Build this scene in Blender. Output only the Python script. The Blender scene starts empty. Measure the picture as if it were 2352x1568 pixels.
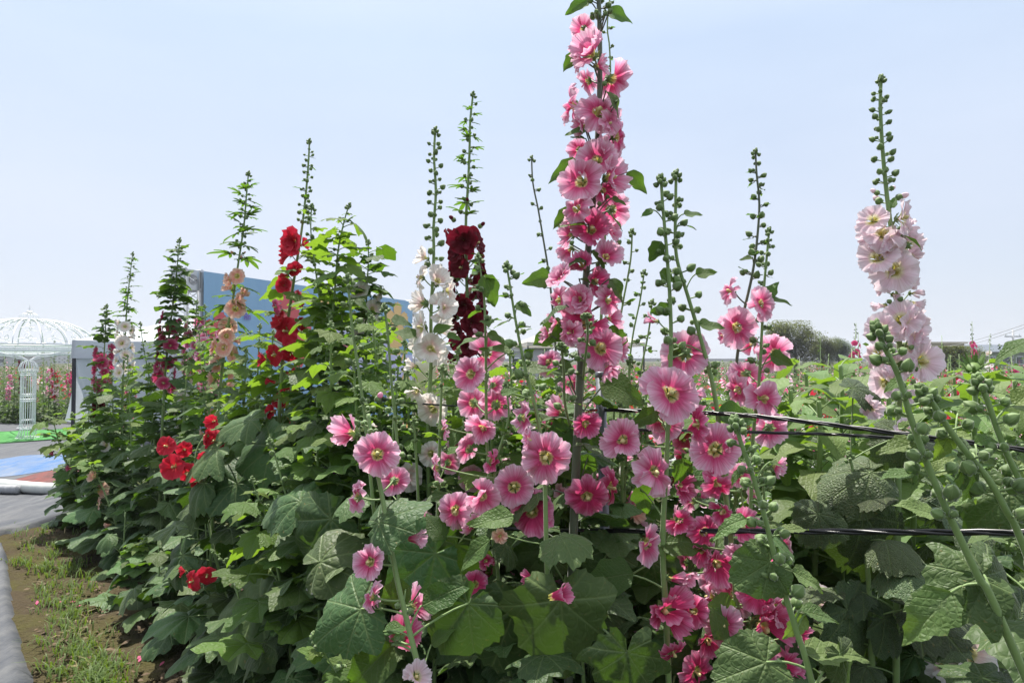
import bpy, math, random
from math import sin, cos, pi, radians, sqrt, atan2, exp
from mathutils import Vector, Matrix, noise

sc = bpy.context.scene
COL = sc.collection
# ------------------------------------------------------------------ camera
CAMZ, F, CX, CY, HOR = 1.5, 1568.0, 1176.0, 784.0, 825.0
TILT = math.atan((HOR - CY) / F)
cam_d = bpy.data.cameras.new('camera')
cam = bpy.data.objects.new('camera', cam_d)
COL.objects.link(cam)
cam.location = (0, 0, CAMZ)
cam.rotation_euler = (radians(90) + TILT, 0, 0)
cam_d.sensor_width = 36; cam_d.lens = 24
cam_d.clip_start = 0.05; cam_d.clip_end = 3000
sc.camera = cam
# ------------------------------------------------------------------ sky + sun
SUN_AZ, SUN_EL = -28.0, 68.0      # azimuth from +Y towards +X
world = bpy.data.worlds.new('World'); sc.world = world; world.use_nodes = True
wn = world.node_tree.nodes; wl = world.node_tree.links
bg = wn['Background']
sky = wn.new('ShaderNodeTexSky'); sky.sky_type = 'NISHITA'; sky.sun_disc = False
sky.sun_elevation = radians(SUN_EL); sky.sun_rotation = radians(SUN_AZ)
sky.air_density = 1.0; sky.dust_density = 1.0; sky.ozone_density = 1.0; sky.altitude = 0
SKY_S = 0.08
veil = wn.new('ShaderNodeMix'); veil.data_type = 'RGBA'; veil.inputs[0].default_value = .82      # even thin high haze over the whole sky
wsx = wn.new('ShaderNodeSeparateXYZ'); wrp = wn.new('ShaderNodeValToRGB')      # paler towards the horizon all round, as haze does
for e, (q, c) in zip([wrp.color_ramp.elements[0], wrp.color_ramp.elements[1], wrp.color_ramp.elements.new(.2), wrp.color_ramp.elements.new(.42)], ((0, (.415, .440, .500)), (1, (.38, .46, .60)), (.2, (.455, .495, .580)), (.42, (.420, .500, .620)))):
    e.position = q; e.color = (*c, 1)
wsc = wn.new('ShaderNodeMix'); wsc.data_type = 'RGBA'; wsc.blend_type = 'MULTIPLY'; wsc.inputs[0].default_value = 1; wsc.inputs[7].default_value = (1 / SKY_S, 1 / SKY_S, 1 / SKY_S, 1)
wl.new(wrp.outputs[0], wsc.inputs[6]); wl.new(wsc.outputs[2], veil.inputs[7])
wtc = wn.new('ShaderNodeTexCoord'); wmp = wn.new('ShaderNodeMapping'); wmp.inputs['Scale'].default_value = (1.2, 1.2, 5.0); wmp.inputs['Rotation'].default_value = (.2, .3, 0)
wnz = wn.new('ShaderNodeTexNoise'); wnz.inputs['Scale'].default_value = 1.6; wnz.inputs['Detail'].default_value = 5; wnz.inputs['Roughness'].default_value = .5
wmr = wn.new('ShaderNodeMapRange'); wmr.inputs[1].default_value = .3; wmr.inputs[2].default_value = .7; wmr.inputs[3].default_value = .72; wmr.inputs[4].default_value = .90
wl.new(wtc.outputs['Generated'], wsx.inputs[0]); wl.new(wsx.outputs[2], wrp.inputs[0]); wl.new(wtc.outputs['Generated'], wmp.inputs[0]); wl.new(wmp.outputs[0], wnz.inputs['Vector']); wl.new(wnz.outputs[0], wmr.inputs[0]); wl.new(wmr.outputs[0], veil.inputs[0])
wl.new(sky.outputs[0], veil.inputs[6]); wl.new(veil.outputs[2], bg.inputs[0]); bg.inputs[1].default_value = SKY_S
sun_d = bpy.data.lights.new('sun', 'SUN'); sun_d.energy = 5.0; sun_d.angle = radians(0.55)
sun_d.color = (1.0, 0.95, 0.87)
sun = bpy.data.objects.new('sun', sun_d); COL.objects.link(sun)
_sv = Vector((sin(radians(SUN_AZ)) * cos(radians(SUN_EL)), cos(radians(SUN_AZ)) * cos(radians(SUN_EL)), sin(radians(SUN_EL))))
sun.rotation_euler = (-_sv).to_track_quat('-Z', 'Y').to_euler()
sun.location = _sv * 30
vs = sc.view_settings
vs.view_transform = 'Standard'; vs.look = 'None'; vs.gamma = 1.0; vs.use_curve_mapping = False
vs.exposure = 0.78
cy_ = sc.cycles
cy_.max_bounces = 8; cy_.diffuse_bounces = 3; cy_.glossy_bounces = 2; cy_.transmission_bounces = 6; cy_.transparent_max_bounces = 6
cy_.use_denoising = True; cy_.denoiser = 'OPENIMAGEDENOISE'; cy_.denoising_prefilter = 'ACCURATE'; cy_.caustics_reflective = False; cy_.caustics_refractive = False
cy_.sample_clamp_indirect = 6.0

# ------------------------------------------------------------------ geometry helpers
def W(px, py, Y):
    """point of the place seen at photo pixel (2352 wide grid) at depth Y metres"""
    x = (px - CX) / F; y = -(py - CY) / F
    d = Vector((x, cos(TILT) - y * sin(TILT), sin(TILT) + y * cos(TILT)))
    return Vector((0, 0, CAMZ)) + d * (Y / d.y)

def G(px, py, z=0.0):
    x = (px - CX) / F; y = -(py - CY) / F
    d = Vector((x, cos(TILT) - y * sin(TILT), sin(TILT) + y * cos(TILT)))
    return Vector((0, 0, CAMZ)) + d * ((z - CAMZ) / d.z)

def P(p):
    q = p - Vector((0, 0, CAMZ))
    dz = q.y * cos(TILT) + q.z * sin(TILT)
    up = -q.y * sin(TILT) + q.z * cos(TILT)
    if dz < 0.05: return None
    return (CX + F * q.x / dz, CY - F * up / dz, dz)

def sstep(a, b, x):
    t = min(1.0, max(0.0, (x - a) / (b - a))); return t * t * (3 - 2 * t)

class MB:
    def __init__(s): s.v = []; s.f = []; s.m = []; s.uv = []
    def add(s, v, f, m=0, uv=None, M=None):
        o = len(s.v)
        if M is not None: v = [M @ Vector(a) for a in v]
        s.v += [tuple(a) for a in v]; s.f += [tuple(i + o for i in q) for q in f]; s.m += [m] * len(f)
        s.uv += uv if uv else [(0.5, 0.5)] * len(v)
    def box(s, c, size, m=0, M=None):
        x, y, z = [a / 2 for a in size]; cx, cy, cz = c
        v = [(cx + i * x, cy + j * y, cz + k * z) for i in (-1, 1) for j in (-1, 1) for k in (-1, 1)]
        f = [(0, 1, 3, 2), (4, 6, 7, 5), (0, 4, 5, 1), (2, 3, 7, 6), (0, 2, 6, 4), (1, 5, 7, 3)]
        s.add(v, f, m, None, M)
    def tube(s, pts, rad, n=6, m=0, cap=True):
        pts = [Vector(p) for p in pts]
        if isinstance(rad, (int, float)): rad = [rad] * len(pts)
        o = len(s.v); ref = None
        for i, p in enumerate(pts):
            t = (pts[min(i + 1, len(pts) - 1)] - pts[max(i - 1, 0)])
            if t.length < 1e-9: t = Vector((0, 0, 1))
            t.normalize()
            if ref is None: ref = Vector((1, 0, 0)) if abs(t.x) < .8 else Vector((0, 1, 0))
            a = (ref - t * ref.dot(t)).normalized(); b = t.cross(a); ref = a
            for k in range(n):
                q = p + (a * cos(2 * pi * k / n) + b * sin(2 * pi * k / n)) * rad[i]
                s.v.append(tuple(q)); s.uv.append((k / n, i / max(1, len(pts) - 1)))
        for i in range(len(pts) - 1):
            for k in range(n):
                s.f.append((o + i * n + k, o + i * n + (k + 1) % n, o + (i + 1) * n + (k + 1) % n, o + (i + 1) * n + k)); s.m.append(m)
        if cap:
            s.f.append(tuple(o + k for k in range(n))[::-1]); s.m.append(m)
            e = o + (len(pts) - 1) * n
            s.f.append(tuple(e + k for k in range(n))); s.m.append(m)
    def lathe(s, prof, n=10, m=0, M=None, ridge=0, amp=0.0):
        v = []; uv = []
        for i, (r, z) in enumerate(prof):
            for k in range(n):
                a = 2 * pi * k / n; rr = r * (1 + amp * cos(ridge * a))
                v.append((rr * cos(a), rr * sin(a), z)); uv.append((k / n, i / (len(prof) - 1)))
        f = [(i * n + k, i * n + (k + 1) % n, (i + 1) * n + (k + 1) % n, (i + 1) * n + k) for i in range(len(prof) - 1) for k in range(n)]
        s.add(v, f, m, uv, M)
    def mesh(s, name, mats, smooth=True):
        me = bpy.data.meshes.new(name); me.from_pydata(s.v, [], s.f)
        for m in (mats if isinstance(mats, (list, tuple)) else [mats]): me.materials.append(m)
        me.polygons.foreach_set('material_index', s.m)
        me.polygons.foreach_set('use_smooth', [smooth] * len(s.f))
        ul = me.uv_layers.new(name='UVMap')
        li = [0] * len(me.loops); me.loops.foreach_get('vertex_index', li)
        flat = []
        for i in li: flat += s.uv[i]
        ul.data.foreach_set('uv', flat); me.update()
        return me

def obj(name, mesh, parent=None, M=None):
    o = bpy.data.objects.new(name, mesh); COL.objects.link(o)
    if parent is not None: o.parent = parent
    if M is not None: o.matrix_basis = M
    return o
def tag(o, label=None, cat=None, group=None, kind=None):
    if label: o['label'] = label
    if cat: o['category'] = cat
    if group: o['group'] = group
    if kind: o['kind'] = kind
    return o
def thing(name, loc, label, cat, group=None):
    o = bpy.data.objects.new(name, None); COL.objects.link(o); o.empty_display_size = .1
    o.location = loc; return tag(o, label, cat, group)
def frame(y, n, loc, scale=1.0):
    y = y.normalized(); n = (n - y * n.dot(y))
    if n.length < 1e-4: n = Vector((0, 0, 1)) - y * y.z
    if n.length < 1e-4: n = Vector((1, 0, 0))
    n.normalize(); x = y.cross(n)
    M = Matrix(((x.x, y.x, n.x, loc[0]), (x.y, y.y, n.y, loc[1]), (x.z, y.z, n.z, loc[2]), (0, 0, 0, 1)))
    return M @ Matrix.Scale(scale, 4)
def zframe(z, loc, scale=1.0, spin=0.0):
    z = z.normalized(); ref = Vector((0, 0, 1)) if abs(z.z) < .9 else Vector((0, 1, 0))
    x = ref.cross(z).normalized(); y = z.cross(x)
    M = Matrix(((x.x, y.x, z.x, loc[0]), (x.y, y.y, z.y, loc[1]), (x.z, y.z, z.z, loc[2]), (0, 0, 0, 1)))
    return M @ Matrix.Rotation(spin, 4, 'Z') @ Matrix.Scale(scale, 4)

# ------------------------------------------------------------------ materials
def N(nt, t, **kw):
    n = nt.nodes.new(t)
    for k, v in kw.items(): setattr(n, k, v)
    return n
def base_mat(name):
    m = bpy.data.materials.new(name); m.use_nodes = True
    nt = m.node_tree; b = nt.nodes['Principled BSDF']; return m, nt, b
def math_(nt, op, a, b=None, clamp=False):
    n = N(nt, 'ShaderNodeMath', operation=op, use_clamp=clamp)
    for i, x in enumerate((a, b)):
        if x is None: continue
        if isinstance(x, (int, float)): n.inputs[i].default_value = x
        else: nt.links.new(x, n.inputs[i])
    return n.outputs[0]
def ramp(nt, fac, stops, interp='LINEAR'):
    r = N(nt, 'ShaderNodeValToRGB'); r.color_ramp.interpolation = interp
    el = r.color_ramp.elements
    while len(el) < len(stops): el.new(0.5)
    for e, (p, c) in zip(el, stops):
        e.position = p; e.color = (*c, 1) if len(c) == 3 else c
    if fac is not None: nt.links.new(fac, r.inputs[0])
    return r.outputs[0]
def mixc(nt, fac, a, b, mode='MIX'):
    n = N(nt, 'ShaderNodeMix', data_type='RGBA', blend_type=mode)
    for s, x in ((n.inputs[0], fac), (n.inputs[6], a), (n.inputs[7], b)):
        if isinstance(x, (int, float)): s.default_value = x
        elif isinstance(x, tuple): s.default_value = (*x, 1)
        else: nt.links.new(x, s)
    return n.outputs[2]
def noise_(nt, vec, scale, detail=3, rough=.55):
    n = N(nt, 'ShaderNodeTexNoise'); n.inputs['Scale'].default_value = scale
    n.inputs['Detail'].default_value = detail; n.inputs['Roughness'].default_value = rough
    if vec is not None: nt.links.new(vec, n.inputs['Vector'])
    return n.outputs[0]
def bump(nt, h, dist, strength=1.0):
    n = N(nt, 'ShaderNodeBump'); n.inputs['Strength'].default_value = strength; n.inputs['Distance'].default_value = dist
    nt.links.new(h, n.inputs['Height']); return n.outputs[0]

def translucent_mix(nt, b, col, fac, nrm=None):
    t = N(nt, 'ShaderNodeBsdfTranslucent'); mx = N(nt, 'ShaderNodeMixShader')
    if isinstance(col, tuple): t.inputs[0].default_value = (*col, 1)
    else: nt.links.new(col, t.inputs[0])
    mx.inputs[0].default_value = fac
    nt.links.new(b.outputs[0], mx.inputs[1]); nt.links.new(t.outputs[0], mx.inputs[2])
    nt.links.new(mx.outputs[0], nt.nodes['Material Output'].inputs[0])

def leaf_mat(name, c1, c2, tr, style, cells=13.0, fac=.38, bdist=.006):
    m, nt, b = base_mat(name); L = nt.links
    tc = N(nt, 'ShaderNodeTexCoord'); oi = N(nt, 'ShaderNodeObjectInfo')
    mp = N(nt, 'ShaderNodeMapping'); mp.inputs['Location'].default_value = (-1, -1, 0); mp.inputs['Scale'].default_value = (2, 2, 2)
    L.new(tc.outputs['UV'], mp.inputs[0])
    sx = N(nt, 'ShaderNodeSeparateXYZ'); L.new(mp.outputs[0], sx.inputs[0])
    x, y = sx.outputs[0], sx.outputs[1]
    if style == 'palm':
        th = math_(nt, 'ARCTAN2', x, y); r = math_(nt, 'SQRT', math_(nt, 'ADD', math_(nt, 'MULTIPLY', x, x), math_(nt, 'MULTIPLY', y, y)))
        s = math_(nt, 'ABSOLUTE', math_(nt, 'SINE', math_(nt, 'MULTIPLY', th, pi / radians(42))))
        d = math_(nt, 'MULTIPLY', math_(nt, 'MULTIPLY', s, r), .23)
        # side veins off each main vein
        tri = math_(nt, 'ABSOLUTE', math_(nt, 'SINE', math_(nt, 'MULTIPLY', math_(nt, 'SUBTRACT', r, math_(nt, 'MULTIPLY', d, 1.3)), 24)))
        d2 = math_(nt, 'MULTIPLY', tri, .05)
    else:
        ax = math_(nt, 'ABSOLUTE', x); d = math_(nt, 'MULTIPLY', ax, 1.0)
        tri = math_(nt, 'ABSOLUTE', math_(nt, 'SINE', math_(nt, 'MULTIPLY', math_(nt, 'SUBTRACT', y, math_(nt, 'MULTIPLY', ax, .8)), 22)))
        d2 = math_(nt, 'MULTIPLY', tri, .06)
    v1 = math_(nt, 'SUBTRACT', 1.0, math_(nt, 'DIVIDE', d, .022), True)
    v2 = math_(nt, 'SUBTRACT', 1.0, math_(nt, 'DIVIDE', d2, .02), True)
    vein = math_(nt, 'MAXIMUM', v1, math_(nt, 'MULTIPLY', v2, .45))
    vo = N(nt, 'ShaderNodeTexVoronoi', feature='DISTANCE_TO_EDGE'); vo.inputs['Scale'].default_value = cells
    L.new(mp.outputs[0], vo.inputs['Vector'])
    cell = math_(nt, 'MINIMUM', math_(nt, 'MULTIPLY', vo.outputs[0], 3.0), 1.0)
    nz = noise_(nt, mp.outputs[0], 5, 4)
    cc = mixc(nt, nz, c1, c2)
    hs = N(nt, 'ShaderNodeHueSaturation'); L.new(cc, hs.inputs['Color'])
    L.new(math_(nt, 'ADD', math_(nt, 'MULTIPLY', oi.outputs['Random'], .055), .465), hs.inputs['Hue'])
    L.new(math_(nt, 'ADD', math_(nt, 'MULTIPLY', math_(nt, 'FRACT', math_(nt, 'MULTIPLY', oi.outputs['Random'], 7.31)), .7), .68), hs.inputs['Value'])
    col = mixc(nt, math_(nt, 'MULTIPLY', vein, .55), hs.outputs[0], (.16, .22, .08))
    # worn spots: small yellowed flecks
    sp = noise_(nt, mp.outputs[0], 16, 2, .6)
    spots = ramp(nt, sp, [(.66, (0, 0, 0)), (.70, (1, 1, 1))])
    col = mixc(nt, math_(nt, 'MULTIPLY', spots, .7), col, (.17, .14, .05))
    L.new(col, b.inputs['Base Color'])
    b.inputs['Roughness'].default_value = .5; b.inputs['Specular IOR Level'].default_value = .24
    b.inputs['Sheen Weight'].default_value = .10; b.inputs['Sheen Roughness'].default_value = .5
    b.inputs['Sheen Tint'].default_value = (.8, .9, .75, 1)
    h = math_(nt, 'ADD', math_(nt, 'MULTIPLY', cell, .8), math_(nt, 'MULTIPLY', vein, -1.0))
    L.new(bump(nt, h, bdist, .8), b.inputs['Normal'])
    tcol = mixc(nt, math_(nt, 'MULTIPLY', vein, .6), tr, tuple(a * .45 for a in tr))
    translucent_mix(nt, b, tcol, fac)
    return m

M_LEAF = leaf_mat('leaf_broad', (.034, .076, .023), (.064, .112, .036), (.12, .25, .018), 'palm', 10, .17, .0016)
M_LEAFO = leaf_mat('leaf_ovate', (.042, .095, .024), (.070, .130, .034), (.17, .35, .02), 'pinn', 14, .34, .0014)
M_LEAFH = leaf_mat('leaf_small', (.045, .098, .023), (.078, .138, .036), (.16, .33, .018), 'palm', 11, .28, .0014)
M_LEAFS = leaf_mat('leaf_sunlit_tint', (.095, .160, .048), (.140, .210, .075), (.26, .44, .03), 'pinn', 12, .34, .0014)  # base green lightened to stand in for sunlight on these leaves
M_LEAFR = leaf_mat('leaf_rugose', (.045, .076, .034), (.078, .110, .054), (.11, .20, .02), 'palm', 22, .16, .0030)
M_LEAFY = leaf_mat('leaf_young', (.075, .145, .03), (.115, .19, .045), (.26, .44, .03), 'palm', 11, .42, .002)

def stem_mat(name, a, b_):
    m, nt, b = base_mat(name); tc = N(nt, 'ShaderNodeTexCoord')
    L = nt.links
    n = noise_(nt, tc.outputs['Object'], 35, 4)
    L.new(mixc(nt, n, a, b_), b.inputs['Base Color']); b.inputs['Roughness'].default_value = .55
    b.inputs['Sheen Weight'].default_value = .25
    L.new(bump(nt, noise_(nt, tc.outputs['Object'], 220, 2), .001, .6), b.inputs['Normal'])
    return m
M_STEM = stem_mat('stem_green', (.15, .24, .075), (.21, .31, .10))
M_STEMD = stem_mat('stem_dark', (.07, .10, .055), (.12, .13, .085))
def bud_mat():
    m, nt, b = base_mat('bud_green'); L = nt.links
    tc = N(nt, 'ShaderNodeTexCoord'); oi = N(nt, 'ShaderNodeObjectInfo'); sx = N(nt, 'ShaderNodeSeparateXYZ'); L.new(tc.outputs['UV'], sx.inputs[0])
    s = math_(nt, 'ABSOLUTE', math_(nt, 'SINE', math_(nt, 'MULTIPLY', sx.outputs[0], pi * 5)))
    rim = math_(nt, 'SUBTRACT', 1.0, math_(nt, 'DIVIDE', s, .3), True)
    base = mixc(nt, sx.outputs[1], (.12, .20, .065), (.18, .27, .09))
    col = mixc(nt, math_(nt, 'MULTIPLY', rim, .6), base, (.36, .44, .22))
    hs = N(nt, 'ShaderNodeHueSaturation'); L.new(col, hs.inputs['Color'])
    L.new(math_(nt, 'ADD', math_(nt, 'MULTIPLY', oi.outputs['Random'], .4), .8), hs.inputs['Value'])
    L.new(hs.outputs[0], b.inputs['Base Color']); b.inputs['Roughness'].default_value = .6
    b.inputs['Sheen Weight'].default_value = .5; b.inputs['Sheen Roughness'].default_value = .4
    translucent_mix(nt, b, (.25, .4, .08), .18)
    return m
M_BUD = bud_mat()
def petal_mat(name, stops, tr=.42, streak=.5, rough=.6):
    """stops: (radial position, colour)"""
    m, nt, b = base_mat('petal_' + name); L = nt.links
    tc = N(nt, 'ShaderNodeTexCoord'); sx = N(nt, 'ShaderNodeSeparateXYZ'); L.new(tc.outputs['UV'], sx.inputs[0])
    cb = N(nt, 'ShaderNodeCombineXYZ'); L.new(math_(nt, 'MULTIPLY', sx.outputs[0], 17), cb.inputs[0]); L.new(math_(nt, 'MULTIPLY', sx.outputs[1], 1.6), cb.inputs[1])
    oi = N(nt, 'ShaderNodeObjectInfo'); L.new(math_(nt, 'MULTIPLY', oi.outputs['Random'], 40), cb.inputs[2])
    n = noise_(nt, cb.outputs[0], 1.0, 3, .6)
    off = math_(nt, 'MULTIPLY', math_(nt, 'SUBTRACT', n, .5), streak)
    v = math_(nt, 'ADD', sx.outputs[1], math_(nt, 'MULTIPLY', off, math_(nt, 'ADD', math_(nt, 'MULTIPLY', sx.outputs[1], .9), .1)), True)
    c = ramp(nt, v, stops)
    vv = N(nt, 'ShaderNodeCombineXYZ'); L.new(math_(nt, 'MULTIPLY', sx.outputs[0], 30), vv.inputs[0]); L.new(math_(nt, 'MULTIPLY', sx.outputs[1], 1.1), vv.inputs[1]); L.new(math_(nt, 'MULTIPLY', oi.outputs['Random'], 23), vv.inputs[2])
    veins = ramp(nt, noise_(nt, vv.outputs[0], 1.0, 2, .5), [(.46, (0, 0, 0)), (.62, (1, 1, 1))])
    dark = mixc(nt, 1.0, c, (.86, .62, .70) if name in ('pink', 'deep', 'peach', 'rose') else (.84, .78, .78), 'MULTIPLY')
    c = mixc(nt, math_(nt, 'MULTIPLY', veins, .75), c, dark)
    L.new(c, b.inputs['Base Color']); b.inputs['Roughness'].default_value = rough
    b.inputs['Specular IOR Level'].default_value = .2; b.inputs['Sheen Weight'].default_value = .1
    L.new(bump(nt, n, .0004, .5), b.inputs['Normal'])
    translucent_mix(nt, b, c, tr)
    return m
YG = (.46, .46, .10); CRM = (.80, .74, .44)
PET = {
 'pink': petal_mat('pink', [(0, YG), (.13, (.50, .48, .13)), (.21, (.74, .58, .34)), (.27, (.66, .07, .22)), (.44, (.72, .13, .30)), (.60, (.79, .29, .47)), (.80, (.84, .46, .63)), (1, (.90, .66, .78))], .47, .7),
 'deep': petal_mat('deep', [(0, YG), (.12, (.48, .45, .12)), (.20, (.66, .45, .26)), (.26, (.60, .04, .16)), (.58, (.64, .06, .20)), (.80, (.72, .17, .35)), (1, (.80, .38, .55))], .42, .7),
 'palepink': petal_mat('palepink', [(0, (.42, .36, .06)), (.16, (.50, .44, .10)), (.27, (.80, .74, .5)), (.45, (.84, .62, .69)), (.75, (.86, .69, .77)), (1, (.88, .78, .84))], .45, .35),
 'white': petal_mat('white', [(0, (.5, .48, .1)), (.2, (.62, .6, .25)), (.3, (.84, .70, .62)), (.42, (.85, .66, .64)), (.62, (.87, .82, .78)), (1, (.88, .86, .84))], .42, .35),
 'red': petal_mat('red', [(0, (.5, .35, .12)), (.1, (.5, .06, .05)), (.25, (.52, .012, .03)), (.8, (.60, .02, .05)), (1, (.66, .05, .09))], .4, .3),
 'maroon': petal_mat('maroon', [(0, (.2, .05, .02)), (.15, (.12, .006, .014)), (.7, (.13, .005, .016)), (1, (.20, .009, .026))], .38, .4),
 'peach': petal_mat('peach', [(0, (.5, .46, .06)), (.22, (.62, .56, .12)), (.33, (.80, .48, .32)), (.5, (.80, .38, .30)), (.75, (.83, .54, .42)), (1, (.86, .68, .56))], .42, .4),
 'rose': petal_mat('rose', [(0, (.5, .40, .2)), (.2, (.45, .05, .12)), (.5, (.55, .04, .15)), (.8, (.66, .14, .28)), (1, (.74, .28, .42))], .4, .4),
 'purple': petal_mat('purple', [(0, (.3, .2, .1)), (.2, (.20, .01, .12)), (.7, (.28, .02, .20)), (1, (.36, .05, .28))], .4, .4),
}
def simple(name, col, rough=.5, metal=0.0, spec=.5, nscale=0, namp=.15, bumpd=0, coords='Object'):
    m, nt, b = base_mat(name); L = nt.links
    b.inputs['Roughness'].default_value = rough; b.inputs['Metallic'].default_value = metal; b.inputs['Specular IOR Level'].default_value = spec
    b.inputs['Base Color'].default_value = (*col, 1)
    if nscale:
        tc = N(nt, 'ShaderNodeTexCoord'); n = noise_(nt, tc.outputs[coords], nscale, 5, .6)
        L.new(mixc(nt, n, tuple(c * (1 - namp * 2) for c in col), tuple(min(1, c * (1 + namp * 2)) for c in col)), b.inputs['Base Color'])
        if bumpd: L.new(bump(nt, n, bumpd), b.inputs['Normal'])
    return m
M_STAM = simple('stamen_pale', (.62, .55, .25), .7, nscale=300, namp=.2)
M_DRY = simple('dry_sepal', (.20, .13, .08), .8, nscale=60, namp=.3)
M_POST = simple('post_steel', (.17, .18, .20), .42, .55, nscale=18, namp=.12, bumpd=.001)
M_WIRE = simple('black_plastic', (.012, .012, .014), .32, nscale=60, namp=.2)
M_TWINE = simple('red_twine', (.55, .06, .06), .5)
M_WHITEM = simple('white_painted_iron', (.80, .82, .84), .4, nscale=20, namp=.04)

# ------------------------------------------------------------------ leaf shapes
rnd = random.Random(7)
def palm_leaf(seed, nr=7, ns=54, lobes=5, depth=.13, cren=.022, mat=None, droop=.25, pillow=.09, name='leaf', lobe=84):
    r_ = random.Random(seed); v = [(0, 0, 0)]; uv = [(.5, .5)]; f = []
    ph = [r_.uniform(0, 6.28) for _ in range(8)]; A = radians(166)
    asym = r_.uniform(-.08, .08)
    for j in range(1, nr + 1):
        k = j / nr
        for i in range(ns + 1):
            th = -A + 2 * A * i / ns
            lob = cos(th * 360 / lobe)  # lobe every 84 deg -> veins at 0,84..; side lobes between
            base = .50 + .22 * cos(th) + .10 * cos(th / 2)
            R = base * (1 + depth * (.55 * lob + .45 * cos(2 * th * 360 / lobe))) * (1 + asym * sin(th)) + .03 * sin(3 * th + ph[0])
            edge = cren * (sin(th * 27 + ph[1]) + .6 * sin(th * 41 + ph[2])) * (k ** 6)
            r = k * R * (1 + edge * 1.6)
            x, y = r * sin(th), r * cos(th)
            vv = abs(sin(th * pi / radians(42)))
            z = pillow * (vv - .5) * r * (1 - .4 * k) - droop * r * r * (1 + .35 * sin(th + ph[3])) \
                + .055 * k * k * sin(4 * th + ph[4]) + .03 * k * k * sin(9 * th + ph[5]) + .10 * r * (1 - abs(th) / A) * .4
            v.append((x, y, z)); uv.append((.5 + x * .5, .5 + y * .5))
    for i in range(ns): f.append((0, 1 + i + 1, 1 + i))
    for j in range(nr - 1):
        a = 1 + j * (ns + 1); b = a + ns + 1
        for i in range(ns): f.append((a + i, a + i + 1, b + i + 1, b + i))
    m = MB(); m.add(v, f, 0, uv); return m.mesh(name, mat)
def ovate_leaf(seed, nu=8, nv=12, width=.36, mat=None, cren=.02, fold=.22, curl=.25, cord=False, name='leaf'):
    r_ = random.Random(seed); v = []; uv = []; f = []
    ph = [r_.uniform(0, 6.28) for _ in range(6)]; bend = r_.uniform(-.12, .12)
    for j in range(nv + 1):
        t = j / nv
        w = width * (sin(pi * min(1, t ** .62)) ** .85) * (1.08 - .25 * t) + .004
        for i in range(nu + 1):
            u = -1 + 2 * i / nu
            e = 1 + (cren * 4 * (abs(u) ** 5) * sin(t * 60 + ph[0] + u))
            x = u * w * e + bend * t * t
            y = t + (-.16 * abs(u) * (1 - t) ** 3 if cord else 0) + .02 * abs(u) * sin(t * 60 + ph[0])
            z = fold * abs(u) * w - curl * t * t + .035 * abs(u) * sin(t * 9 + ph[1] + (2 if u > 0 else 0)) + .02 * sin(t * 5 + ph[2])
            v.append((x, y, z)); uv.append((.5 + x * .5, .5 + y * .5))
    for j in range(nv):
        for i in range(nu):
            a = j * (nu + 1) + i; f.append((a, a + 1, a + nu + 2, a + nu + 1))
    m = MB(); m.add(v, f, 0, uv); return m.mesh(name, mat)
def finger_leaf(seed, mat, name='leaf'):
    r_ = random.Random(seed); m = MB()
    for a, l in ((0, 1.0), (38, .82), (-38, .82), (72, .55), (-72, .55)):
        a = radians(a + r_.uniform(-6, 6)); v = []; uv = []; f = []
        for j in range(7):
            t = j / 6; w = .11 * (.35 + .9 * sin(pi * min(1, .12 + .80 * t ** 1.3))) * l + .002
            if j == 6: w *= .35
            for i in range(3):
                u = i - 1
                x, y = u * w, t * l
                X = x * cos(a) + y * sin(a); Y = -x * sin(a) + y * cos(a)
                z = .04 * abs(u) - .22 * (t * l) ** 2 + .003 * (i + a)
                v.append((X, Y, z)); uv.append((.5 + X * .5, .5 + Y * .5))
        for j in range(6):
            for i in range(2):
                q = j * 3 + i; f.append((q, q + 1, q + 4, q + 3))
        m.add(v, f, 0, uv)
    return m.mesh(name, mat)
LEAF = {
 'H': [palm_leaf(s, mat=M_LEAF, droop=d, depth=dp, lobe=lb) for s, d, dp, lb in ((1, .22, .06, 84), (2, .45, .14, 84), (3, .3, .24, 84), (4, .6, .10, 70), (5, .15, .17, 96), (6, .7, .05, 84), (7, .35, .28, 72), (8, .5, .18, 90))],
 'R': [palm_leaf(s, nr=9, mat=M_LEAFR, droop=d, depth=.08, pillow=.10, cren=.03) for s, d in ((11, .8), (12, .5), (13, 1.0), (14, .65))],
 'Y': [palm_leaf(s, nr=5, ns=44, mat=M_LEAFY, droop=d, depth=.24, cren=.035) for s, d in ((21, .15), (22, .3), (23, .45))],
 'O': [ovate_leaf(s, mat=M_LEAFO, width=w, curl=c) for s, w, c in ((31, .30, .1), (32, .26, .3), (33, .34, .2), (34, .28, -.05))],
 'B': [ovate_leaf(s, mat=M_LEAFS, width=w, curl=c, cren=.03, nv=14) for s, w, c in ((35, .27, .1), (36, .24, .3), (37, .31, .2), (38, .27, -.1))],  # near hollyhock leaves, sunlit look put into the paler green
 'S': [ovate_leaf(s, mat=M_LEAFS, width=w, curl=c, cord=True, cren=.03, fold=.12) for s, w, c in ((44, .36, .25), (45, .42, .45), (46, .34, .1), (47, .40, .6))],
 'C': [ovate_leaf(s, mat=M_LEAFO, width=w, curl=c, cord=True, cren=.03, fold=.15) for s, w, c in ((41, .40, .25), (42, .44, .4), (43, .38, .1))],
 'h': [palm_leaf(s, nr=4, ns=32, mat=M_LEAFH, droop=d, depth=.18) for s, d in ((51, .2), (52, .4), (53, .3))],
 'y': [palm_leaf(s, nr=3, ns=26, mat=M_LEAFY, droop=d, depth=.26, cren=0.03) for s, d in ((61, .2), (62, .4))],
 'F': [finger_leaf(s, M_LEAFO) for s in (71, 72, 73)],
}
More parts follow.
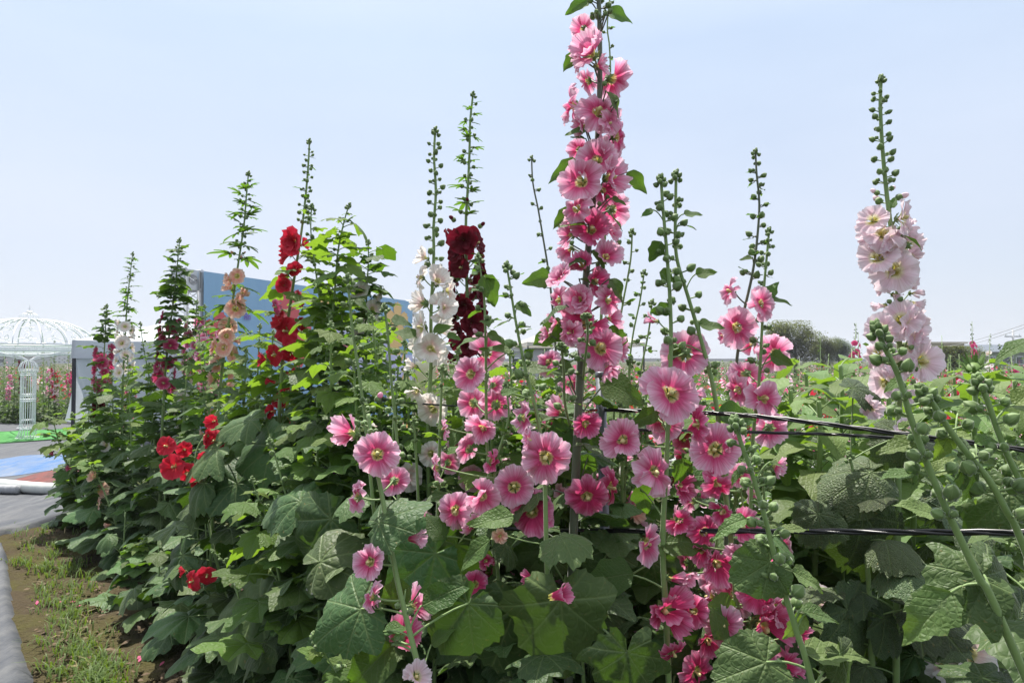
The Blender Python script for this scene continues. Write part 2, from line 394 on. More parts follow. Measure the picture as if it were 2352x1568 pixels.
# ------------------------------------------------------------------ flower shapes
def petal_pts(form, seed, nu, nv):
    r_ = random.Random(seed); v = []; uv = []; f = []
    ph = [r_.uniform(0, 6.28) for _ in range(6)]
    teeth = [r_.uniform(-1, 1) for _ in range(nu + 1)]
    lenf = r_.uniform(.92, 1.06)
    for j in range(nv + 1):
        t = j / nv
        for i in range(nu + 1):
            u = -1 + 2 * i / nu
            A = radians(49 if form in ('open', 'flat', 'sag') else 44)
            ha = A * (.46 + .54 * sstep(0, .5, t))
            a = u * ha
            if form == 'open':   rho = .05 + .95 * t * lenf; z = .40 * (1 - exp(-3.0 * t)) + .04 * t
            elif form == 'flat': rho = .05 + .95 * t * lenf; z = .30 * (1 - exp(-4.5 * t)) - .06 * t * t
            elif form == 'sag':  rho = .05 + .92 * t * lenf; z = .42 * (1 - exp(-3.2 * t)) - .30 * t * t
            elif form == 'cup':  rho = .06 + .72 * t ** 1.15 * lenf; z = .72 * t ** .85
            else:                rho = .10 + .16 * t + .22 * t ** 4; z = 1.15 * t      # trumpet
            rnd_e = 1 - .16 * abs(u) ** 2.6 * t * t
            rho *= rnd_e
            z *= (1 - .08 * abs(u) ** 3 * t)
            k = t * t
            amp = {'open': .085, 'flat': .07, 'sag': .11, 'cup': .09, 'trumpet': .03}[form]
            z += k * amp * (sin(3.1 * u * pi * .8 + ph[0]) + .6 * sin(7 * u + ph[1])) + .022 * t * sin(u * 19 + ph[2])
            if j >= nv - 1:
                q = (1.0 if j == nv else .35); rho += q * (.05 * teeth[i] + .02 * sin(u * 31 + ph[3]))
                z += q * .03 * sin(u * 17 + ph[4])
            if form != 'trumpet': z += .035 * u * (.3 + t)
            else: rho += .05 * u
            v.append((rho * sin(a), rho * cos(a), z)); uv.append(((u + 1) / 2, t))
    for j in range(nv):
        for i in range(nu):
            a = j * (nu + 1) + i; f.append((a, a + 1, a + nu + 2, a + nu + 1))
    return v, uv, f
def calyx(mb, m=0, s=1.0):
    mb.lathe([(.03 * s, -.16 * s), (.10 * s, -.13 * s), (.12 * s, -.07 * s), (.07 * s, -.03 * s)], 10, m)
    for q in range(10):
        a = 2 * pi * q / 10 + .2; l = .36 if q % 2 == 0 else .25; w = .085 if q % 2 == 0 else .045
        v = []
        for t, ww, r, z in ((0, .9, .09, -.08), (.4, 1.0, .17, -.02), (.75, .6, .26, .05), (1, .05, .34, .09)):
            for u in (-1, 0, 1):
                rr = (r if q % 2 == 0 else r * .8) * s; zz = (z - (.03 if abs(u) else 0) - (.05 if q % 2 else 0)) * s
                v.append((rr * cos(a) - u * ww * w * s * sin(a), rr * sin(a) + u * ww * w * s * cos(a), zz))
        f = [(j * 3 + i, j * 3 + i + 1, j * 3 + i + 4, j * 3 + i + 3) for j in range(3) for i in range(2)]
        mb.add(v, f, m, [(.05, .5)] * len(v))
def stamen(mb, m=0):
    mb.lathe([(.07, .02), (.055, .15), (.05, .28), (.085, .34), (.095, .40), (.075, .47), (.03, .51), (.004, .52)], 8, m, None, 4, .12)
_mb = MB(); calyx(_mb); ME_CALYX = _mb.mesh('calyx', [M_BUD])
_mb = MB(); stamen(_mb); ME_STAMEN = _mb.mesh('stamen', [M_STAM])
_pet = {}
def petal_mesh(col, form, k):
    key = (col, form, k)
    if key not in _pet:
        v, uv, f = petal_pts(form, hash((form, k)) % 9999 if False else (len(form) * 131 + ord(form[0]) * 7 + k * 17), 18, 8)
        m = MB(); m.add(v, f, 0, uv); _pet[key] = m.mesh('petal', [PET[col]])
    return _pet[key]
_one = {}
def flower_mesh(col, form, k, lod=1):
    """whole bloom in one mesh, for blooms further back"""
    key = (col, form, k, lod)
    if key in _one: return _one[key]
    r_ = random.Random(k * 77 + len(form)); m = MB()
    nu, nv = (8, 6) if lod == 1 else (4, 3)
    fm = form if form != 'double' else 'open'
    for q in range(5):
        v, uv, f = petal_pts(fm, k * 31 + q * 5 + 3, nu, nv)
        M = Matrix.Rotation(2 * pi * q / 5 + r_.uniform(-.1, .1), 4, 'Z') @ Matrix.Rotation(r_.uniform(-.12, .12), 4, 'X')
        m.add(v, f, 0, uv, M)
    if form == 'double':
        for q in range(14 if lod == 1 else 7):
            v, uv, f = petal_pts('cup', k * 51 + q * 7, max(4, nu - 3), max(3, nv - 2))
            s = r_.uniform(.45, .85)
            M = Matrix.Rotation(q * 2.4, 4, 'Z') @ Matrix.Rotation(r_.uniform(-.5, .25), 4, 'X') @ Matrix.Diagonal((s * .8, s, s, 1))
            m.add(v, f, 0, uv, M)
    else: stamen(m, 1)
    calyx(m, 2)
    _one[key] = m.mesh('flower', [PET[col], M_STAM, M_BUD]); return _one[key]
def bud_mesh(k, tipcol=None):
    m = MB()
    e = 1 + .12 * k
    m.lathe([(.10, -.12), (.30, -.02), (.46, .18), (.52, .42), (.46, .66 * e), (.30, .88 * e), (.13, 1.04 * e), (.01, 1.14 * e)], 20, 0, None, 5, .09)
    for q in range(7):
        a = 2 * pi * q / 7; v = []
        for t, w, r, z in ((0, .8, .30, -.08), (.5, .9, .53, .10), (1, .1, .58, .42)):
            for u in (-1, 1): v.append((r * cos(a) - u * w * .13 * sin(a), r * sin(a) + u * w * .13 * cos(a), z))
        m.add(v, [(0, 1, 3, 2), (2, 3, 5, 4)], 0, [(.1, .3)] * 6)
    mats = [M_BUD]
    if tipcol:
        mats.append(PET[tipcol]); m.lathe([(.30, .7), (.40, 1.0), (.36, 1.35), (.22, 1.62), (.05, 1.72)], 12, 1, None, 5, .18)
        m.uv[-60:] = [(u, .7 + .3 * v) for u, v in m.uv[-60:]]
    return m.mesh('bud', mats)
BUDS = [bud_mesh(k) for k in (-1, 0, 1)]
_tip = {}
def tip_bud(col):
    if col not in _tip: _tip[col] = bud_mesh(0, col)
    return _tip[col]

# ------------------------------------------------------------------ keep-clear discs of the chosen blooms
KEEP = []
def blocked(p, rad):
    q = P(p)
    if q is None: return True
    if (p - Vector((0, 0, CAMZ))).length < .72: return True
    rp = rad * F / q[2]
    for (x, y, d, r) in KEEP:
        if q[2] < d + .03 and (q[0] - x) ** 2 + (q[1] - y) ** 2 < (rp * .75 + r * .8) ** 2: return True
    return False
# ------------------------------------------------------------------ plant builder
def catmull(pts, n):
    out = []; m = len(pts)
    for i in range(m - 1):
        p0, p1, p2, p3 = pts[max(0, i - 1)], pts[i], pts[i + 1], pts[min(m - 1, i + 2)]
        for k in range(n):
            t = k / n
            out.append(.5 * ((2 * p1) + (p2 - p0) * t + (2 * p0 - 5 * p1 + 4 * p2 - p3) * t * t + (3 * p1 - p0 - 3 * p2 + p3) * t ** 3))
    out.append(pts[-1].copy()); return out

class Plant:
    n = 0
    def __init__(s, label, path, Y, r=.006, group=None, stem=M_STEM, cat='hollyhock', name='hollyhock', top_r=.35, base_shift=0):
        """path: photo pixels from tip downwards; Y: depth (or tip, bottom depths)"""
        Plant.n += 1; s.r_ = random.Random(Plant.n * 101 + 5)
        Y0, Y1 = Y if isinstance(Y, tuple) else (Y, Y)
        k = len(path) - 1
        pts = [W(x, y, Y0 + (Y1 - Y0) * i / max(1, k)) for i, (x, y) in enumerate(path)]
        last = pts[-1]; d = (pts[-1] - pts[-2]) if k else Vector((0, 0, -1))
        if last.z > .06:
            sl = max(-.6, min(.6, d.x / max(.05, -d.z))) * .55
            b = Vector((last.x + sl * last.z + base_shift, last.y + s.r_.uniform(-.02, .06), 0.0))
            pts += [last.lerp(b, .33) + Vector((sl * .16 * last.z, 0, 0)), last.lerp(b, .68) + Vector((sl * .12 * last.z, 0, 0)), b]
        s.base = pts[-1].copy(); s.base.z = 0
        s.line = catmull(pts, 6)            # tip first
        s.len = [0]
        for a, b in zip(s.line, s.line[1:]): s.len.append(s.len[-1] + (b - a).length)
        s.r = r; s.top_r = top_r
        s.root = thing(name, s.base, label, cat, group)
        s.mb = MB(); s.stem_mat = stem
        rr = [max(.0014, r * (top_r + (1 - top_r) * min(1, (l / max(.3, s.len[-1] * .5))))) for l in s.len]
        s.rad = rr
        s.mb.tube([p - s.base for p in s.line], rr, 8)
        s.ga = s.r_.uniform(0, 6.28)
    def at(s, t):
        """t = metres down from the tip"""
        t = max(0, min(t, s.len[-1] - 1e-5))
        for i in range(len(s.len) - 1):
            if s.len[i + 1] >= t:
                q = (t - s.len[i]) / max(1e-9, s.len[i + 1] - s.len[i]); return s.line[i].lerp(s.line[i + 1], q), s.rad[i]
        return s.line[-1], s.rad[-1]
    def near(s, p):
        return min(range(len(s.line)), key=lambda i: (s.line[i] - p).length_squared)
    def ty(s, py):
        """metres down the stem at photo row py"""
        best = min(range(len(s.line)), key=lambda i: abs(P(s.line[i])[1] - py)); return s.len[best]
    def ped(s, a, b, r=.0022, sag=.0, n=5):
        c = a.lerp(b, .5) + Vector((0, 0, -sag)); pts = [a * (1 - t) ** 2 + c * 2 * t * (1 - t) + b * t * t for t in (0, .25, .5, .75, 1)]
        s.mb.tube([p - s.base for p in pts], [r * 1.3, r, r, r, r * 1.1], n, 0, False)
    def put(s, name, me, M, parent=None):
        return obj(name, me, parent or s.root, Matrix.Translation(-s.base) @ M if parent is None else M)
    # --- parts
    def flower(s, c, d, fdir, col, form='open', hero=True, spin=None, link=True):
        """c: centre of the bloom face, d: diameter in metres"""
        R = d / 2; fdir = fdir.normalized(); spin = s.r_.uniform(0, 6.28) if spin is None else spin
        depth = {'trumpet': .9, 'cup': .55}.get(form, .30)
        o = c - fdir * depth * R * (.9 if form != 'trumpet' else .7)
        M = zframe(fdir, o, R, spin)
        if hero and form != 'double':
            fl = s.put('flower', ME_CALYX, M)
            kk = s.r_.randint(0, 3)
            for q in range(5):
                A = Matrix.Rotation(2 * pi * q / 5 + s.r_.uniform(-.09, .09), 4, 'Z') @ Matrix.Rotation(s.r_.uniform(-.26, .2) + (s.r_.uniform(.3, .7) if s.r_.random() < .13 else 0), 4, 'X') @ Matrix.Rotation(s.r_.uniform(-.18, .18), 4, 'Y') @ Matrix.Diagonal((s.r_.uniform(.90, 1.08), s.r_.uniform(.88, 1.08), 1, 1))
                obj('petal', petal_mesh(col, form, (kk + q) % 6), fl, A)
            obj('stamen', ME_STAMEN, fl)
        else:
            s.put('flower', flower_mesh(col, form, s.r_.randint(0, 2)), M)
        if link:
            i = s.near(o); j = min(len(s.line) - 1, i + 1)
            s.ped(s.line[j], o - fdir * .09 * R, .0022 if d > .06 else .0016, .006)
        return o
    def bud(s, p, d, size, col=None):
        M = zframe(d, p, size, s.r_.uniform(0, 6.28))
        s.put('bud', tip_bud(col) if col else s.r_.choice(BUDS), M)
    def leaf(s, a, b, size, kind, n=None, petiole=True, tip=None, name='leaf', frm=None):
        """a: stem point, b: blade base, tip: direction of blade"""
        d = (tip if tip is not None else (b - a)).normalized()
        n = n or Vector((s.r_.uniform(-.35, .35), s.r_.uniform(-.45, .25), 1))
        s.put(name, s.r_.choice(LEAF[kind]), frame(d, n, b, size))
        if petiole: s.ped(a, b, .0012 + size * .008, -.01)
    def tipbuds(s, size, n=9):
        p0, _ = s.at(0); p1, _ = s.at(.03); ax = (p0 - p1).normalized()
        for i in range(n):
            a = i * 2.4; k = i / n
            side = Vector((cos(a), sin(a), 0)); d = ax * (1.1 - .9 * k) + side * (.25 + .8 * k)
            s.bud(p0 - ax * size * 2.0 * k + side * size * (.15 + .5 * k), d, size * (.62 + .4 * k))
    def buds(s, t0, t1, n, s0, s1, bract=None, bsize=.03, off=.85, col=None, pair=.5, bract_every=1, guard=False):
        n = int(n * 1.25); s0 *= 1.18; s1 *= 1.18
        for i in range(n):
            k = (i + .5 + s.r_.uniform(-.45, .45)) / n
            t = t0 + (t1 - t0) * (k ** 1.15); p, r = s.at(t); s.ga += 2.4 + s.r_.uniform(-.4, .4)
            size = s0 + (s1 - s0) * k; d = Vector((cos(s.ga), sin(s.ga), .55))
            q = p + Vector((cos(s.ga), sin(s.ga), .3)) * (r + size * off)
            if not (guard and blocked(q, size * 1.5)):
                s.ped(p, q, .0011 + size * .03, 0, 4)
                s.bud(q, d + Vector((s.r_.uniform(-.3, .3), s.r_.uniform(-.3, .3), s.r_.uniform(-.2, .5))), size * s.r_.uniform(.75, 1.15), col if col and k > .85 else None)
                if s.r_.random() < pair:
                    g = s.ga + .7; q2 = p + Vector((cos(g), sin(g), .5)) * (r + size * off * .75)
                    s.ped(p, q2, .0010 + size * .02, 0, 4); s.bud(q2, Vector((cos(g), sin(g), .8)), size * .62)
            if bract and i % bract_every == 0:
                g = s.ga + s.r_.uniform(-.3, .3); dd = Vector((cos(g), sin(g), s.r_.uniform(-.35, .75)))
                bs = bsize * (.45 + .55 * k) * s.r_.uniform(.8, 1.2)
                b = p + dd * (r + bs * .35)
                if not (guard and blocked(b + dd * bs * .5, bs * .6)):
                    s.leaf(p, b, bs, bract, Vector((s.r_.uniform(-.3, .3), s.r_.uniform(-.3, .3), 1)))
    def zone(s, t0, t1, n, d, col, forms=('open', 'open', 'flat', 'cup'), hero=False, bract='O', bsize=.05, guard=False, spread=.55):
        for i in range(n):
            t = t0 + (t1 - t0) * (i + s.r_.uniform(.2, .8)) / n; p, r = s.at(t); s.ga += 2.4 + s.r_.uniform(-.35, .35)
            el = s.r_.uniform(-.05, .3); fd = Vector((cos(s.ga), sin(s.ga), el))
            c = p + Vector((cos(s.ga), sin(s.ga), .1)) * d * spread
            dd = d * s.r_.uniform(.85, 1.1)
            if guard and blocked(c, dd * .5): continue
            s.flower(c, dd, fd if s.r_.random() > .12 else fd - Vector((0, 0, .7)), col, s.r_.choice(forms) if s.r_.random() > .12 else 'trumpet', hero)
            if bract and s.r_.random() < .6:
                g = s.ga + 1.2; v = Vector((cos(g), sin(g), s.r_.uniform(-.2, .3)))
                bs = bsize * s.r_.uniform(.7, 1.2)
                if not (guard and blocked(p + v * bs, bs * .6)): s.leaf(p, p + v * (r + bs * .5), bs, bract)
            if s.r_.random() < .6:
                g = s.ga - 1.0; s.bud(p + Vector((cos(g), sin(g), .2)) * (r + .015), Vector((cos(g), sin(g), .5)), .008)
    def leaves(s, t0, t1, n, s0, s1, kind='H', pet=.7, guard=True, up=.35, kinds=None):
        n = int(n * 1.5); s0 *= .85; s1 *= .84
        for i in range(n):
            k = (i + s.r_.uniform(.1, .9)) / n; t = t0 + (t1 - t0) * k; p, r = s.at(t); s.ga += 2.4 + s.r_.uniform(-.5, .5)
            size = (s0 + (s1 - s0) * k) * s.r_.uniform(.75, 1.15)
            for tr in range(3):
                out = Vector((cos(s.ga), sin(s.ga), 0)); L_ = size * pet * s.r_.uniform(.8, 1.3)
                b = p + (out + Vector((0, 0, up * s.r_.uniform(.4, 1.5)))).normalized() * (r + L_)
                if b.z < .03: b.z = .03
                tipd = out + Vector((s.r_.uniform(-.3, .3), s.r_.uniform(-.3, .3), s.r_.uniform(-.5, .22)))
                c = b + tipd.normalized() * size * .4
                if not (guard and blocked(c, size * .55)):
                    kd = kind if kinds is None else kinds[0 if k < .35 else 1 if k < .7 else 2]
                    s.leaf(p, b, size, kd, Vector((0, 0, 1)) + out * s.r_.uniform(-.1, .5) + Vector((s.r_.uniform(-.3, .3), s.r_.uniform(-.3, .3), 0)), tip=tipd)
                    break
                s.ga += 1.1
    def hleaf(s, base, tip, Y, k=.5, kind='O', dY=0.0, pet=True, wf=1.0):
        """a leaf picked from the photo: blade base and tip pixels, depth, how far it faces the camera"""
        b = W(base[0], base[1], Y); t = W(tip[0], tip[1], Y + dY); size = (t - b).length * {'H': 1.22, 'R': 1.0, 'Y': 1.25, 'h': 1.25}.get(kind, 1.0)
        n = Vector((s.r_.uniform(-.15, .15), -k, 1.02 - k))
        s.put('leaf', s.r_.choice(LEAF[kind]), frame(t - b, n, b, size) @ Matrix.Diagonal((wf, 1, 1, 1)))
        if pet:
            i = s.near(b); i = min(len(s.line) - 1, i + 2); s.ped(s.line[i], b, .0012 + size * .008, -.012)
    def fl(s, px, py, ddp, yaw=0, pitch=8, form='open', col='pink', Y=None, hero=True):
        """a bloom picked from the photo: centre pixel, apparent width in pixels, facing"""
        if Y is None: Y = s.line[min(range(len(s.line)), key=lambda i: (P(s.line[i])[0] - px) ** 2 + (P(s.line[i])[1] - py) ** 2)].y - .045 * (1 if abs(yaw) < 70 else (-1 if abs(yaw) > 120 else 0))
        c = W(px, py, Y); y, p = radians(yaw + s.r_.uniform(-20, 20)), radians(pitch + s.r_.uniform(-16, 18))
        if form == 'open': form = s.r_.choice(('open', 'open', 'sag', 'cup', 'flat'))
        f = Vector((sin(y) * cos(p), -cos(y) * cos(p), sin(p)))
        d = ddp * Y / F * (1.12 if hero else 1.0) * (1.12 if form == 'cup' else 1.0)
        s.flower(c, d, f, col, form, hero)
    def done(s):
        s.put('stem', s.mb.mesh('stem', [s.stem_mat]), Matrix.Translation(s.base))
# ================================================================== SETTING
def soil_mat(name, a, b_, c, moss=.5):
    m, nt, b = base_mat(name); L = nt.links; tc = N(nt, 'ShaderNodeTexCoord')
    n1 = noise_(nt, tc.outputs['Object'], 3.0, 6, .6); n2 = noise_(nt, tc.outputs['Object'], 40, 5, .65); n3 = noise_(nt, tc.outputs['Object'], 1.1, 4, .6)
    col = mixc(nt, n2, a, b_)
    col = mixc(nt, ramp(nt, n1, [(.42, (0, 0, 0)), (.62, (moss, moss, moss))]), col, c)
    L.new(col, b.inputs['Base Color']); b.inputs['Roughness'].default_value = .95; b.inputs['Specular IOR Level'].default_value = .1
    L.new(bump(nt, math_(nt, 'ADD', n2, math_(nt, 'MULTIPLY', n1, 2)), .03, 1.0), b.inputs['Normal'])
    return m
M_GROUND = soil_mat('ground_soil', (.045, .045, .022), (.075, .075, .038), (.05, .08, .02))
M_DIRT = soil_mat('bed_soil', (.045, .034, .022), (.105, .082, .05), (.085, .085, .022), .6)
def film_mat(name, a, b_, rough=.38, streak=2.0, wr=.01):
    m, nt, b = base_mat(name); L = nt.links; tc = N(nt, 'ShaderNodeTexCoord')
    mp = N(nt, 'ShaderNodeMapping'); L.new(tc.outputs['Object'], mp.inputs[0]); mp.inputs['Rotation'].default_value = (0, 0, radians(-40)); mp.inputs['Scale'].default_value = (5, .7, 1)
    n1 = noise_(nt, mp.outputs[0], streak, 6, .65); n2 = noise_(nt, tc.outputs['Object'], 30, 5, .7)
    dust = ramp(nt, math_(nt, 'ADD', math_(nt, 'MULTIPLY', n1, .7), math_(nt, 'MULTIPLY', n2, .3)), [(.40, (0, 0, 0)), (.70, (1, 1, 1))])
    L.new(mixc(nt, dust, a, b_), b.inputs['Base Color'])
    L.new(math_(nt, 'ADD', math_(nt, 'MULTIPLY', n2, .25), rough), b.inputs['Roughness'])
    L.new(bump(nt, n1, wr, 1.0), b.inputs['Normal']); b.inputs['Specular IOR Level'].default_value = .3
    return m
M_MAT = film_mat('weed_mat_grey', (.045, .05, .062), (.125, .127, .13), .5)
M_SILVER = film_mat('silver_mulch', (.28, .29, .31), (.42, .42, .43), .35, 3.0, .02)
M_BLUE = film_mat('blue_tarp', (.04, .12, .28), (.17, .19, .22), .45, 1.6, .02)
M_RED = film_mat('red_tarp', (.17, .05, .045), (.05, .045, .045), .7, 3.0, .02)
M_ROLL = film_mat('film_roll', (.50, .52, .50), (.62, .62, .58), .35)
M_TURF = simple('artificial_turf', (.05, .22, .045), .9, nscale=60, namp=.25, bumpd=.01)
M_BLACKF = simple('black_film', (.02, .02, .022), .4, nscale=20, namp=.2)

me = MB(); me.add([(-700, -60, -.012), (700, -60, -.012), (700, 1000, -.012), (-700, 1000, -.012)], [(0, 1, 2, 3)])
tag(obj('ground', me.mesh('ground', [M_GROUND])), 'brown soil ground under the whole flower field', 'ground', kind='structure')

def sheet(name, A, B, z, mat, nc=14, wr=.012, edge=None, seed=1, label=None, cat=None, drop=True):
    """a loose sheet on the ground between two pixel polylines (edges A and B)"""
    nc = int(nc * 2.2); a = catmull([G(*p, z) for p in A], 20); b = catmull([G(*p, z) for p in B], 20)
    n = min(len(a), len(b)); v = []; f = []
    for i in range(n):
        for j in range(nc + 1):
            t = j / nc; p = a[i].lerp(b[i], t)
            h = wr * (noise.noise(Vector((p.x * 2.2 + seed, p.y * 2.2, 0))) + .5 * noise.noise(Vector((p.x * 6, p.y * 6, seed))))
            e = min(t, 1 - t); h2 = -(z - .004) * (1 - sstep(0, .05, e)) if drop else 0
            v.append((p.x, p.y, max(.003, z + h * sstep(0, .15, e) + h2)))
    for i in range(n - 1):
        for j in range(nc):
            q = i * (nc + 1) + j; f.append((q, q + 1, q + nc + 2, q + nc + 1))
    m = MB(); m.add(v, f); o = obj(name, m.mesh(name, [mat]))
    return tag(o, label, cat, kind='structure' if cat in ('path', 'ground', 'lawn') else None)
def flat(name, pts, z, mat, label, cat, kind='structure'):
    m = MB(); m.add([(*p[:2], z) for p in pts], [tuple(range(len(pts)))])
    return tag(obj(name, m.mesh(name, [mat])), label, cat, kind=kind)

flat('path', [(-30, 6.9), (-4.7, 6.9), (-5.6, 8.4), (-3.5, 19), (-30, 19)], .0, M_MAT, 'grey weed mat ground round the gazebo and tent', 'path')
sheet('path', [(-700, 1300), (-350, 1275), (-100, 1262), (-20, 1252)][::-1][:1] + [(-260, 1250), (-420, 1330), (-600, 1450), (-800, 1568)], [(6, 1251), (22, 1268), (40, 1370), (72, 1490), (104, 1610)], .07, M_MAT, 16, .03, seed=3, label='grey weed mat strip beside the grassy soil at lower left', cat='path')
sheet('path', [(-160, 1185), (0, 1153), (100, 1133), (200, 1108), (300, 1086)], [(-160, 1262), (0, 1216), (62, 1204), (142, 1180), (250, 1146)], .085, M_MAT, 14, .02, seed=8, label='raised grey weed mat strip just behind the peach hollyhock', cat='path')
sheet('lawn', [(-300, 1000), (-100, 994), (60, 988), (200, 982), (300, 978)], [(-300, 1036), (-100, 1024), (60, 1013), (160, 1006), (300, 998)], .012, M_TURF, 8, .0, drop=False, label='bright green artificial turf under the white gazebo', cat='lawn')
sheet('blue_tarp', [(-160, 1060), (-40, 1056), (60, 1044), (130, 1042), (190, 1040)], [(-160, 1110), (-40, 1094), (40, 1086), (110, 1076), (190, 1066)], .03, M_BLUE, 10, .05, seed=4, label='crumpled blue tarp spread on the grey mat at left', cat='tarp')
sheet('red_tarp', [(30, 1100), (80, 1085), (140, 1078), (220, 1074)], [(30, 1112), (80, 1110), (140, 1108), (220, 1108)], .06, M_RED, 8, .06, seed=5, label='folded dark red and black tarp beside the plastic roll', cat='tarp')
r0, r1 = G(-60, 1112, .07), G(210, 1124, .07)
m = MB(); m.tube([r0.lerp(r1, t / 8) + Vector((0, 0, .01 * sin(t))) for t in range(9)], .065, 14); tag(obj('film_roll', m.mesh('film_roll', [M_ROLL])), 'long pale roll of plastic film lying beside the red tarp', 'roll')
r0, r1 = G(-160, 1116, .07), G(46, 1124, .05)
m = MB(); m.tube([r0.lerp(r1, t / 8) for t in range(9)], .05, 12); tag(obj('film_roll', m.mesh('film_roll', [M_SILVER])), 'shorter white roll of plastic film ending at the left edge', 'roll')
# soil strip between the mats and the flower bed
v = []; f = []; n1, n2 = 60, 26
for i in range(n1):
    for j in range(n2):
        a = G(-10, 1240).lerp(G(330, 1130), j / (n2 - 1)); b = G(60, 1800).lerp(G(1500, 1800), j / (n2 - 1)); p = a.lerp(b, i / (n1 - 1))
        h = .035 * noise.noise(Vector((p.x * 3, p.y * 3, 2))) + .02 * noise.noise(Vector((p.x * 11, p.y * 11, 5)))
        v.append((p.x, p.y, max(.002, .03 + h)))
for i in range(n1 - 1):
    for j in range(n2 - 1): q = i * n2 + j; f.append((q, q + n2, q + n2 + 1, q + 1))
m = MB(); m.add(v, f); tag(obj('terrain', m.mesh('terrain', [M_DIRT])), 'sunlit mossy soil strip in front of the hollyhock bed', 'soil', kind='structure')
# silver mulch film on the right
sheet('ground_sheet', [(1500, 1900), (1500, 1400), (1540, 1150), (1500, 960), (1450, 905)], [(5200, 1900), (4200, 1400), (3600, 1150), (3000, 960), (2700, 905)], .02, M_SILVER, 40, .05, seed=9, label='silver white plastic mulch film on the ground under the right plants', cat='ground', drop=False)
# small soil lumps
m = MB(); rr = random.Random(3)
for _ in range(420):
    p = G(rr.uniform(40, 420), rr.uniform(1235, 1620)); q = rr.uniform(.006, .02)
    M = Matrix.Translation((p.x, p.y, .03)) @ Matrix.Rotation(rr.uniform(0, 6), 4, 'Z') @ Matrix.Diagonal((q, q * .8, q * .6, 1))
    m.lathe([(.5, -.9), (1, -.2), (.8, .5), (.2, .95)], 5, 0, M)
tag(obj('gravel', m.mesh('gravel', [M_DIRT], False)), 'soil crumbs scattered over the bare strip', 'soil', kind='stuff')
# dry leaves and fallen petals on the soil
m = MB(); rr = random.Random(13)
for q in range(260):
    y = rr.uniform(1225, 1640); p = G(rr.uniform(20, 430) + (y - 1240) * .25, y); a = rr.uniform(0, 6.28); s_ = rr.uniform(.008, .028); u = Vector((cos(a), sin(a), rr.uniform(-.3, .4))) * s_; w = Vector((-sin(a), cos(a), rr.uniform(-.2, .5))) * s_ * rr.uniform(.3, .7); c = Vector((p.x, p.y, .045))
    k = rr.random(); m.add([c - u, c - w * .9, c + u * .9, c + w, c + Vector((0, 0, s_ * .3))], [(0, 1, 4), (1, 2, 4), (2, 3, 4), (3, 0, 4)], 0 if k < .93 else 1, [(.5, .8)] * 5)
tag(obj('litter', m.mesh('litter', [simple('dead_leaf', (.10, .065, .035), .85, nscale=30, namp=.3), PET['rose'], PET['palepink']])), 'dry leaves and fallen petals strewn on the soil strip', 'litter', kind='stuff')
# grass and weeds on the soil
M_GRASS = leaf_mat('grass_blade', (.05, .11, .015), (.09, .15, .022), (.22, .34, .025), 'pinn', 4, .4, .001)
M_DRYG = simple('dry_grass', (.30, .25, .13), .9, nscale=9, namp=.3)
m = MB(); rr = random.Random(5)
for c in range(150):
    y = rr.uniform(1225, 1620); x = 55 + (y - 1240) * .28 + rr.gauss(55, 45)
    p = G(x, y); dry = rr.random() < .05
    for b in range(rr.randint(5, 22)):
        a = rr.uniform(0, 6.28); h = rr.uniform(.02, .085); w = rr.uniform(.0015, .005); o = Vector((p.x + rr.gauss(0, .03), p.y + rr.gauss(0, .03), .03))
        d = Vector((cos(a), sin(a), 0)); sd = Vector((-sin(a), cos(a), 0)) * w; k = rr.uniform(.5, 1.3)
        pts = [o - sd, o + sd, o + d * h * .3 * k + Vector((0, 0, h * .7)) + sd * .8, o + d * h * .3 * k + Vector((0, 0, h * .7)) - sd * .8, o + d * h * k + Vector((0, 0, h * .85))]
        m.add(pts, [(0, 1, 2, 3), (3, 2, 4)], 1 if dry else 0)
tag(obj('grass', m.mesh('grass', [M_GRASS, M_DRYG])), 'short yellow green grass and weeds on the soil strip', 'grass', kind='stuff')

# ------------------------------------------------------------------ gazebo
GC = Vector((W(66, 825, 14.0).x, 14.0, 0)); GR = 1.16
gz = thing('gazebo', GC, 'white wrought iron domed gazebo standing on the green turf', 'gazebo')
def gcol(a):
    m = MB(); c = Vector((GR * cos(a), GR * sin(a), 0))
    prof = [(.19, 0), (.15, .09), (.12, .2), (.12, .26)]
    for q in range(20):
        g = 2 * pi * q / 20
        pts = [(.19, .01), (.15, .07), (.12, .17), (.125, .5), (.125, .9), (.125, 1.22), (.15, 1.27), (.16, 1.34), (.13, 1.42), (.07, 1.47)]
        m.tube([c + Vector((r * cos(g), r * sin(g), z)) for r, z in pts], .0055, 4)
    for r, z in ((.19, .01), (.12, .18), (.125, .70), (.125, .74), (.127, 1.2), (.155, 1.28), (.07, 1.47)):
        m.tube([c + Vector((r * cos(2 * pi * q / 16), r * sin(2 * pi * q / 16), z)) for q in range(17)], .009, 5)
    return m
GA = [atan2(-GC.y, -GC.x) + k * pi / 2 for k in range(4)]
for a in GA: obj('column', gcol(a).mesh('column', [M_WHITEM]), gz)
for z, r in ((1.80, .022), (1.72, .012), (1.68, .014), (1.60, .012)):
    m = MB(); m.tube([(GR * cos(2 * pi * q / 48), GR * sin(2 * pi * q / 48), z) for q in range(49)], r, 6); obj('ring_beam', m.mesh('ring_beam', [M_WHITEM]), gz)
for a in GA:
    for sgn in (-1, 1):
        m = MB(); m.tube([(GR * cos(a + sgn * t * .6), GR * sin(a + sgn * t * .6), 1.46 + .2 * sqrt(t)) for t in [i / 8 for i in range(9)]], .012, 5)
        m.tube([(GR * cos(a + sgn * t * .45), GR * sin(a + sgn * t * .45), 1.46 + .13 * t ** .6) for t in [i / 8 for i in range(9)]], .009, 5)
        obj('bracket', m.mesh('bracket', [M_WHITEM]), gz)
